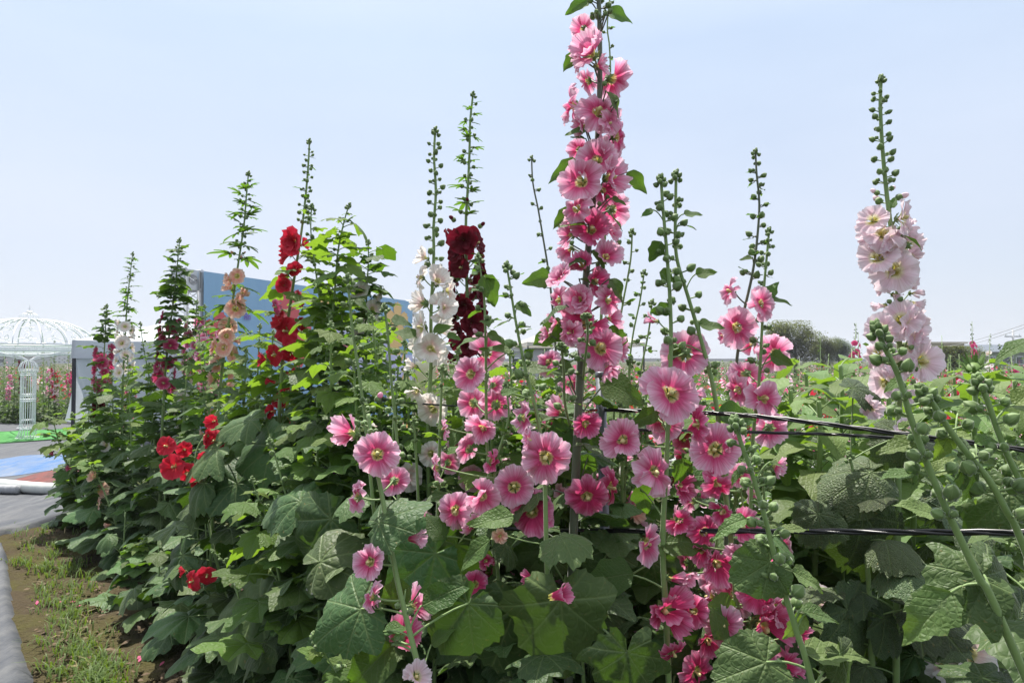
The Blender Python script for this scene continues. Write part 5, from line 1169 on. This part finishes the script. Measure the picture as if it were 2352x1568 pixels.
p = Plant('bud stem with a pink tipped bud right of the round budded one', [(882, 700), (890, 760), (897, 850), (903, 920), (912, 1010), (915, 1120)], 1.95, .0055, GB, M_STEM, top_r=.6); p.tipbuds(.0115, 11); p.buds(.04, .5, 14, .011, .016, 'O', .05, pair=.5, bract_every=3); p.hleaf((905, 735), (945, 735), 1.95, .5, 'C'); p.leaves(.55, p.len[-1], 12, .1, .19, 'H'); p.done()
p = Plant('peach hollyhock with finger shaped leaves in front of the blue banner', [(571, 395), (566, 450), (560, 520), (548, 600), (536, 680), (522, 760), (510, 850), (500, 960)], 3.65, .0085, GB, M_STEM, top_r=.45); p.tipbuds(.013, 9); p.buds(.05, p.ty(600), 24, .010, .015, 'F', .10, pair=.3, col='peach')
for q in ((544, 634, 40, 5, 5, 'flat'), (524, 658, 42, -30, 20, 'open'), (548, 690, 46, 60, 0, 'cup'), (541, 708, 50, 5, 0, 'flat'), (514, 798, 46, 0, 0, 'flat'), (520, 772, 44, 10, -20, 'cup'), (560, 672, 34, 80, 10, 'cup'), (520, 640, 32, -60, 20, 'cup')):
    KEEP.append((q[0], q[1], 3.6, q[2] / 2)); p.fl(*q[:6], 'peach', None, False)
p.zone(p.ty(740), p.ty(900), 10, .095, 'peach', guard=True); p.leaves(p.ty(650), p.ty(820), 9, .12, .16, 'F', guard=True, pet=.5); p.leaves(p.ty(820), p.len[-1], 20, .12, .24, 'H'); p.done()
p = Plant('leafy hollyhock with rose pink blooms left of the metal truss', [(413, 548), (408, 600), (402, 660), (392, 740), (382, 830), (375, 930)], 4.7, .009, GB); p.tipbuds(.016, 8); p.buds(.04, .5, 16, .011, .014, 'h', .13, pair=.2); p.leaves(.2, .9, 24, .09, .16, kinds='yhh', guard=False, pet=.35); p.zone(p.ty(720), p.ty(900), 16, .10, 'rose', guard=False); p.leaves(.95, p.len[-1], 16, .15, .24, 'H'); p.done()
p = Plant('pale blush hollyhock with long thin tip beside the tent roof', [(305, 580), (299, 630), (292, 700), (287, 780), (283, 860), (280, 960)], 5.6, .009, GB); p.tipbuds(.015, 7); p.buds(.04, p.ty(735), 22, .010, .014, 'F', .09, pair=.2)
p.fl(284, 785, 32, 0, 0, 'flat', 'white', None, False); p.zone(p.ty(735), p.ty(865), 15, .105, 'white', ('open', 'flat')); p.leaves(p.ty(850), p.len[-1], 18, .14, .24, kinds='hhH'); p.done()
p = Plant('magenta hollyhock at the left end of the tall spikes before the tent', [(245, 700), (243, 740), (240, 800), (234, 880), (230, 960)], 6.1, .009, GB); p.tipbuds(.018, 8); p.buds(.04, p.ty(790), 16, .014, .016, 'h', .10, pair=.5); p.zone(p.ty(795), p.ty(915), 16, .115, 'rose', guard=False); p.zone(p.ty(920), p.ty(960), 4, .1, 'maroon'); p.leaves(p.ty(760), p.len[-1], 20, .14, .24, kinds='hhH'); p.done()
p = Plant('coral pink hollyhock close to the foot of the metal truss', [(452, 690), (450, 730), (444, 790), (440, 870), (436, 960)], 4.9, .008, GB); p.tipbuds(.015, 8); p.buds(.04, .25, 8, .012, .014, 'h', .1); p.zone(p.ty(735), p.ty(850), 15, .10, 'pink', guard=False); p.leaves(.3, p.len[-1], 20, .12, .24, kinds='hHH'); p.done()
p = Plant('slim bud spike between the blush and rose pink hollyhocks', [(322, 740), (330, 800), (345, 880), (352, 980)], 5.0, .007, GB); p.tipbuds(.014, 7); p.buds(.03, .5, 12, .012, .016, 'h', .09, bract_every=2); p.leaves(.4, p.len[-1], 16, .12, .24, kinds='hHH'); p.done()
p = Plant('small pink hollyhock half hidden behind the peach one', [(470, 700), (474, 760), (478, 830), (480, 930)], 4.4, .007, GB); p.tipbuds(.012, 7); p.buds(.03, .2, 6, .010, .013, 'h', .07); p.zone(.18, .62, 12, .095, 'pink', guard=True); p.leaves(.4, p.len[-1], 16, .12, .22, kinds='hHH'); p.done()
p = Plant('budding hollyhock at the outer left edge of the bed', [(165, 948), (180, 990), (202, 1040), (228, 1090), (250, 1160)], 5.6, .009, GB); p.tipbuds(.018, 8); p.buds(.05, .5, 10, .016, .022, 'y', .14); p.leaves(.3, p.len[-1], 16, .16, .26, kinds='yHH'); p.fl(244, 1022, 34, 0, 10, 'open', 'white', None, False); p.done()
p = Plant('peach hollyhock low at the left corner of the bed', [(205, 1060), (222, 1090), (240, 1130), (262, 1190)], 5.1, .008, GB)
for q in ((212, 1094, 32, -10, 20, 'cup'), (231, 1124, 46, 175, 0, 'open'), (226, 1158, 34, -80, 0, 'sag'), (248, 1205, 26, -60, -20, 'trumpet')): KEEP.append((q[0], q[1], 5.0, q[2] / 2)); p.fl(*q[:6], 'peach', None, False)
p.leaves(.1, p.len[-1], 16, .16, .28, kinds='HHH'); p.buds(.0, .1, 4, .014, .016, 'y', .1); p.done()
p = Plant('sprawling leafy shoot with yellow leaves at the far left beside the turf', [(118, 930), (126, 980), (140, 1030), (160, 1080), (185, 1140)], 5.9, .007, GB); p.tipbuds(.014, 6); p.buds(.04, .4, 8, .013, .015, 'y', .12); p.leaves(.15, p.len[-1], 12, .13, .22, kinds='yhH'); p.fl(118, 1040, 20, -40, -20, 'cup', 'rose', None, False); p.fl(160, 1078, 26, -20, -10, 'cup', 'rose', None, False); p.done()
p = Plant('red hollyhock with clustered open blooms in the lower left bed', [(500, 940), (480, 985), (450, 1040), (455, 1120), (478, 1200), (495, 1280)], (3.1, 2.9), .0065, GB)
for q in ((488, 968, 42, 10, 10, 'cup'), (492, 1012, 54, 10, 20, 'open'), (472, 1000, 40, -80, 0, 'sag'), (380, 1024, 48, -10, 0, 'flat'), (424, 1032, 40, 60, 0, 'sag'), (398, 1072, 62, -15, 0, 'open'), (430, 1088, 52, 30, -20, 'sag'), (455, 1112, 36, 30, -30, 'cup'), (470, 1050, 36, 0, 0, 'cup'), (520, 1000, 30, 80, 0, 'cup')): KEEP.append((q[0], q[1], 2.85, q[2] / 2)); p.fl(*q[:6], 'red', 2.85, False)
p.leaves(.25, p.len[-1], 16, .15, .24, 'H')
for b, t, k in (((630, 1025), (535, 1085), .6), ((575, 965), (500, 985), .4), ((500, 1030), (425, 1080), .35), ((545, 1110), (450, 1135), .55), ((470, 1110), (400, 1140), .5)): p.hleaf(b, t, 2.8, k, 'H')
p.done()
p = Plant('low red blooms with a drooping bud tip near the ground on the left', [(412, 1272), (428, 1300), (455, 1330), (490, 1380)], 2.9, .005, GB); p.tipbuds(.010, 8)
for q in ((440, 1335, 52, -10, -10, 'sag'), (475, 1322, 48, 30, -10, 'flat'), (418, 1312, 30, -60, 10, 'cup')): p.fl(*q[:6], 'red', 2.62, False)
p.leaves(.1, p.len[-1], 9, .15, .22, 'H'); p.hleaf((420, 1275), (365, 1345), 2.8, .45, 'H'); p.hleaf((600, 1385), (450, 1470), 2.5, .45, 'H'); p.done()
p = Plant('arched bud stem over dark leaves with one white side bloom', [(618, 1008), (636, 1060), (655, 1130), (680, 1200), (715, 1280), (765, 1360)], 2.2, .0055, GB, M_STEM, top_r=.5); p.tipbuds(.0115, 8); p.buds(.03, .55, 13, .012, .018, 'Y', .05, pair=.15, bract_every=2); p.fl(712, 1338, 50, -70, 5, 'sag', 'white', 2.15, False); p.leaves(.45, p.len[-1], 9, .14, .22, 'H'); p.hleaf((735, 1290), (845, 1235), 1.8, .45, 'H'); p.hleaf((690, 1150), (590, 1160), 2.1, .5, 'H'); p.done()
p = Plant('young leafy shoot with pale jagged leaves at lower left', [(578, 1096), (592, 1140), (612, 1190), (632, 1280), (655, 1400), (668, 1500)], 2.4, .0065, GB); p.tipbuds(.012, 7); p.buds(.02, .2, 5, .011, .014, 'Y', .09); p.leaves(.08, .6, 12, .11, .19, 'Y', pet=.8, guard=False); p.leaves(.5, p.len[-1], 10, .18, .26, 'H'); p.done()
p = Plant('dark purple hollyhock in the shade behind the leaning pink one', [(800, 1010), (792, 1080), (785, 1160), (780, 1260)], 2.7, .006, GB); p.zone(.05, .45, 9, .09, 'purple', guard=True); p.leaves(.1, p.len[-1], 10, .15, .22, 'H'); p.done()
p = Plant('hollyhock with tiny orange buds on a curled tip at lower left', [(485, 1262), (510, 1285), (535, 1320), (550, 1380)], 2.6, .004, GB); p.tipbuds(.008, 8); p.buds(.02, .2, 12, .007, .010, None, pair=.6, col='peach'); p.leaves(.2, p.len[-1], 8, .14, .22, 'H'); p.done()
# ---- right part: wrinkled leaves, white blooms low down
p = Plant('low white hollyhock blooms in the shade at bottom right', [(2150, 1400), (2160, 1460), (2180, 1540), (2190, 1620)], 1.75, .005, GB)
for q in ((2170, 1532, 78, -5, -10, 'flat', 'white'), (2232, 1500, 104, 20, 5, 'open', 'white'), (1872, 1385, 80, 0, 0, 'flat', 'palepink')): KEEP.append((q[0], q[1], 1.7, q[2] / 2)); p.fl(*q, 1.8 if q[0] > 2000 else 1.95)
p.leaves(.0, p.len[-1], 6, .12, .18, 'H'); p.done()
p = Plant('hollyhock with large wrinkled dark leaves under the thick tie at right', [(1950, 1040), (1965, 1110), (1985, 1220), (1995, 1340), (2000, 1450)], 1.75, .009, GB); p.tipbuds(.009, 8); p.buds(.02, .2, 7, .008, .011, 'C', .05)
for b, t, k, kd in (((1985, 1180), (1965, 1335), .75, 'R'), ((1945, 1400), (2060, 1510), .65, 'R'), ((2000, 1085), (1870, 1145), .5, 'R'), ((2075, 1000), (2000, 1060), .55, 'R'), ((2160, 1130), (2250, 1190), .5, 'R'), ((1900, 1190), (1840, 1260), .6, 'R'), ((1880, 1180), (1820, 1240), .5, 'R'), ((1960, 890), (2040, 880), .4, 'R'), ((2030, 1420), (2140, 1470), .6, 'R'), ((1830, 1430), (1890, 1500), .6, 'R')): p.hleaf(b, t, 1.72, k, kd)
p.leaves(.2, p.len[-1], 10, .16, .24, 'R'); p.done()
p = Plant('hollyhock with drooping crinkled leaves behind the right bud stems', [(2300, 1060), (2290, 1150), (2280, 1260), (2270, 1400)], 1.9, .008, GB); p.tipbuds(.012, 8); p.buds(.03, .3, 10, .011, .015, 'C', .06); p.leaves(.1, p.len[-1], 14, .15, .24, 'R'); p.done()

# ---- sunflowers not yet in bloom, behind on the right
M_SUNB = simple('sunflower_bract', (.12, .2, .05), .6, nscale=20, namp=.2)
def sunflower(label, px, top, Y, seed, head=True):
    p = Plant(label, [(px, top), (px + 4, top + 70), (px, top + 200)], Y, .010, 'sunflower plants behind the tie', M_STEM, 'sunflower', 'sunflower', .8)
    if head:
        m = MB(); m.lathe([(.004, -.02), (.02, -.01), (.026, .003), (.018, .012), (.0, .014)], 14)
        for q in range(34):
            a = q * 2.4; r = .012 + .006 * (q % 3); l = .052
            o = Vector((r * cos(a), r * sin(a), .0)); d = Vector((cos(a) * (.9 - .3 * (q % 3)), sin(a) * (.9 - .3 * (q % 3)), .6 + .2 * (q % 3))) * l; w = Vector((-sin(a), cos(a), 0)) * .006
            m.add([o - w, o + w, o + d], [(0, 1, 2)])
        c, _ = p.at(0); p.put('flower_head', m.mesh('flower_head', [M_SUNB]), zframe(Vector((-.4, -.5, .7)), c, 1.0))
    p.leaves(.0, p.len[-1] * .7, 32, .14, .25, 'S', pet=.5, guard=False, up=.7); p.done()
for k, (lab, px, top, Y, h) in enumerate((('sunflower plant with broad pointed leaves just right of the pink blooms', 1850, 850, 2.9, False), ('sunflower plant with lit leaves left of the pale pink hollyhock', 1930, 838, 2.6, False), ('sunflower plant half hidden by the pale pink hollyhock', 2010, 860, 3.0, False), ('sunflower plant with shaded leaves under the upper tie', 1880, 920, 2.2, False), ('sunflower plant right of the pale pink hollyhock', 2160, 868, 2.7, False), ('sunflower plant with a spiky closed head near the right edge', 2236, 846, 2.3, True), ('sunflower plant at the right edge behind the bud stems', 2330, 872, 2.6, False), ('sunflower plant low behind the wrinkled leaves', 2100, 950, 2.1, False), ('sunflower plant farther back between the pink and pale pink hollyhocks', 1960, 842, 3.6, False), ('sunflower plant farther back right of the pale pink hollyhock', 2190, 858, 3.7, False), ('sunflower plant farther back near the right edge', 2300, 862, 3.5, False), ('sunflower plant touching the lower pink blooms on the right', 1815, 895, 2.4, False), ('sunflower plant behind the middle of the upper tie', 2040, 905, 2.3, False))):
    sunflower(lab, px, top, Y, k, h)

# ---- leafy stalks that fill the bed between the named ones
ENV = [(60, 1150), (120, 1060), (200, 905), (300, 870), (400, 850), (500, 850), (600, 840), (700, 830), (800, 850), (900, 860), (1000, 870), (1150, 860), (1300, 900), (1450, 890), (1600, 910), (1750, 930), (1850, 980), (2352, 1000)]
def env(x):
    for (a, b), (c, d) in zip(ENV, ENV[1:]):
        if a <= x <= c: return b + (d - b) * (x - a) / (c - a)
    return 1000
rf = random.Random(77)
SPOTS = []
NEAR = [(245, 'magenta hollyhock at the left end'), (300, 'blush hollyhock'), (410, 'rose pink hollyhock'), (450, 'coral pink hollyhock'), (560, 'peach hollyhock'), (700, 'bright red hollyhock'), (800, 'yellow green leaved hollyhock'), (850, 'white bloomed leafy hollyhock'), (1000, 'white hollyhock with pink throats'), (1075, 'dark maroon hollyhock'), (1120, 'slim tipped pink hollyhock'), (1250, 'largest round pink bloom'), (1350, 'tallest pink hollyhock'), (1540, 'broad pink bloom right of the post'), (1650, 'curved pink hollyhock'), (1750, 'slender pink spike'), (2060, 'pale pink hollyhock')]
used = {}
def filler(px, Y, top, mode):
    name = min(NEAR, key=lambda q: abs(q[0] - px))[1]
    form = {'bud': 'budding', 'leaf': 'flowerless leafy', 'low': 'low broad leaved', 'pink': 'small pink flowered', 'white': 'small white flowered', 'peach': 'small peach flowered', 'red': 'small red flowered', 'rose': 'small rose flowered'}[mode]
    ref = rowY(px) if px < 1500 else 1.6
    name = name.replace(' at the left end', '').replace(' right of the post', '')
    rel = 'in front of' if Y < ref - .12 else 'behind' if Y > ref + .35 else 'right beside'
    lab = f'{form} hollyhock {rel} the {name}'
    for alt in ('', ', shorter one', ', half hidden', ', deeper in', ', outermost', ', tallest there', ', slimmest there', ', bushiest there', ', low down', ', leaning one', ', palest there'):
        if lab + alt not in used: lab += alt; break
    used[lab] = 1
    if len(lab.replace(',', ' ').split()) > 16: lab = lab.replace('the white hollyhock with pink throats', 'the tall white hollyhock').replace('flowerless leafy', 'leafy')
    dx = rf.uniform(-14, 14)
    p = Plant(lab, [(px + dx, top), (px + dx * .6, top + 60), (px, top + 170)], Y, .0065, 'leafy hollyhocks filling the bed', M_STEM, top_r=.5)
    L_ = p.len[-1]; far_ = Y > 3.4
    if mode != 'low':
        p.tipbuds(.0115, 7); p.buds(.03, min(.45, L_ * .35), 11, .009, .0145, rf.choice('OYhC') if not far_ else 'y', .055 if not far_ else .09, pair=.5, bract_every=2, guard=True)
    if mode in PET: p.zone(min(.15, L_ * .2), min(.62, L_ * .5), 8, .085, mode, guard=True)
    if mode == 'leaf': p.leaves(.04, min(.7, L_ * .5), 18, .08, .15, kinds='YYh' if rf.random() < .5 else 'yhh')
    p.leaves(.02 if mode == 'low' else min(.35, L_ * .3), L_ * .98, 12 if mode != 'low' else 7, .10 if mode != 'low' else .14, .24, kinds='hHH'); p.done()
modes = ['bud', 'leaf', 'leaf', 'bud', 'leaf', 'pink', 'leaf', 'bud', 'white', 'leaf', 'peach', 'leaf', 'bud', 'leaf', 'rose']
i = 0
for px in range(190, 1700, 62):                 # just behind and within the row
    for off in (.25, .75):
        x = px + rf.uniform(-26, 26); Y = rowY(x, off + rf.uniform(-.15, .2)) if x < 1500 else 1.9 + off + rf.uniform(-.1, .2)
        filler(x, Y, env(x) - 45 + rf.uniform(0, 100), modes[i % len(modes)]); i += 1
for px in range(150, 1000, 70):                 # front edge, low
    x = px + rf.uniform(-25, 25); Yb = rowY(x, -.35); g = 1.5 * F / Yb + HOR
    filler(x, Yb, min(1500, max(env(x) + 150, g - 330 + rf.uniform(-60, 120))), 'low' if i % 3 else 'bud'); i += 1
for k in range(6):
    t_ = k / 5; x = 130 + 260 * t_; g = G(x + 40, 1225 + 330 * t_); filler(x + 40 + rf.uniform(-15, 15), g.y + .25, (1225 + 330 * t_) - 165 * (1 + .5 * t_) + rf.uniform(-30, 40), 'low' if k % 3 else 'leaf'); i += 1
for px in range(1040, 2000, 90):
    x = px + rf.uniform(-30, 30); filler(x, rf.uniform(1.85, 2.3), rf.uniform(1230, 1420), 'low'); i += 1
for px in range(1790, 2400, 100):
    x = px + rf.uniform(-30, 30); filler(x, rf.uniform(2.2, 3.4), rf.uniform(980, 1120), ('leaf', 'bud', 'low', 'pink')[i % 4]); i += 1
for x, Y, top in ((1010, 1.95, 900), (1075, 2.05, 960), (1150, 2.0, 985), (1300, 2.0, 900), (1420, 1.95, 930), (1480, 1.9, 1040), (1590, 1.85, 1060), (1690, 1.95, 1010), (1760, 1.9, 1120), (1250, 1.85, 1180), (1640, 1.75, 1230), (1380, 1.95, 1050)):
    filler(x, Y, top - 60, 'pink')
for k in range(16):
    x = rf.uniform(1740, 2420); filler(x, rf.uniform(3.2, 5.5), rf.uniform(880, 950), ('leaf', 'low', 'bud')[k % 3])
for x, Y, top in ((225, 6.0, 865), (262, 5.6, 850), (200, 6.2, 930), (330, 5.2, 845), (420, 4.6, 815), (530, 3.9, 800), (650, 3.1, 830), (940, 2.3, 850), (1060, 2.1, 900), (785, 2.75, 655), (838, 2.6, 715), (716, 2.8, 690), (868, 2.4, 725), (745, 2.6, 720), (590, 3.3, 745), (470, 4.2, 760), (300, 5.4, 815), (760, 2.3, 740), (870, 2.5, 760), (930, 2.4, 780), (1040, 2.3, 800), (620, 3.2, 760), (560, 3.4, 800), (480, 4.0, 790), (350, 5.0, 800), (1180, 2.2, 800), (690, 2.9, 800), (820, 2.2, 830), (1130, 2.0, 860), (900, 2.1, 880), (960, 2.0, 960), (730, 2.3, 900), (1440, 1.9, 820), (1290, 2.3, 840)):
    filler(x, Y, top, 'leaf' if (x // 10) % 3 else 'bud')
# big shade leaves low in front, belonging to one broad plant
p = Plant('broad plant with very large heart shaped leaves at bottom centre', [(1330, 1390), (1335, 1450), (1340, 1560)], 1.66, .008, GB); p.tipbuds(.006, 5)
for b, t, Y, k, kd, wf in (((1288, 1375), (1302, 1545), 1.42, .8, 'H', 1.0), ((1440, 1496), (1420, 1620), 1.3, .8, 'H', 1.0), ((1180, 1400), (1130, 1540), 1.55, .8, 'H', 1), ((1000, 1270), (900, 1350), 1.65, .8, 'H', 1), ((1050, 1250), (1010, 1350), 1.7, .8, 'H', 1), ((1250, 1260), (1200, 1330), 1.7, .8, 'H', 1), ((1400, 1260), (1360, 1340), 1.7, .8, 'H', 1), ((1500, 1290), (1440, 1400), 1.7, .8, 'H', 1), ((760, 1190), (680, 1280), 2.0, .8, 'H', 1), ((1560, 1460), (1600, 1560), 1.6, .8, 'H', 1)):
    p.hleaf(b, t, Y, k, kd, pet=abs(b[0] - 1330) < 220)
p.done()
# the dropped bloom resting on the big leaf
M = zframe(Vector((.75, -.45, .35)), W(1262, 1372, 1.38), .04, .4)
m = MB()
for q in range(5):
    v, uv, f = petal_pts('trumpet', 5 + q, 9, 7); m.add(v, f, 0, uv, Matrix.Rotation(2 * pi * q / 5, 4, 'Z') @ Matrix.Rotation(-.05, 4, 'X'))
o = obj('fallen_flower', m.mesh('fallen_flower', [PET['deep']]), None, M); tag(o, 'wilted pink bloom lying on the large heart shaped leaf', 'flower')

# ---- thin haze in the air over the whole place
hm = bpy.data.materials.new('haze'); hm.use_nodes = True; nt = hm.node_tree; nt.nodes.clear()
ho = nt.nodes.new('ShaderNodeOutputMaterial'); hv = nt.nodes.new('ShaderNodeVolumePrincipled')
hv.inputs['Color'].default_value = (.86, .91, 1.0, 1); hv.inputs['Density'].default_value = .0007; hv.inputs['Anisotropy'].default_value = .3
nt.links.new(hv.outputs[0], ho.inputs['Volume'])
m = MB(); m.box((0, 470, 14), (1410, 1080, 30)); tag(obj('haze', m.mesh('haze', [hm], False)), 'thin pale haze in the air over the fields', 'haze', kind='stuff')
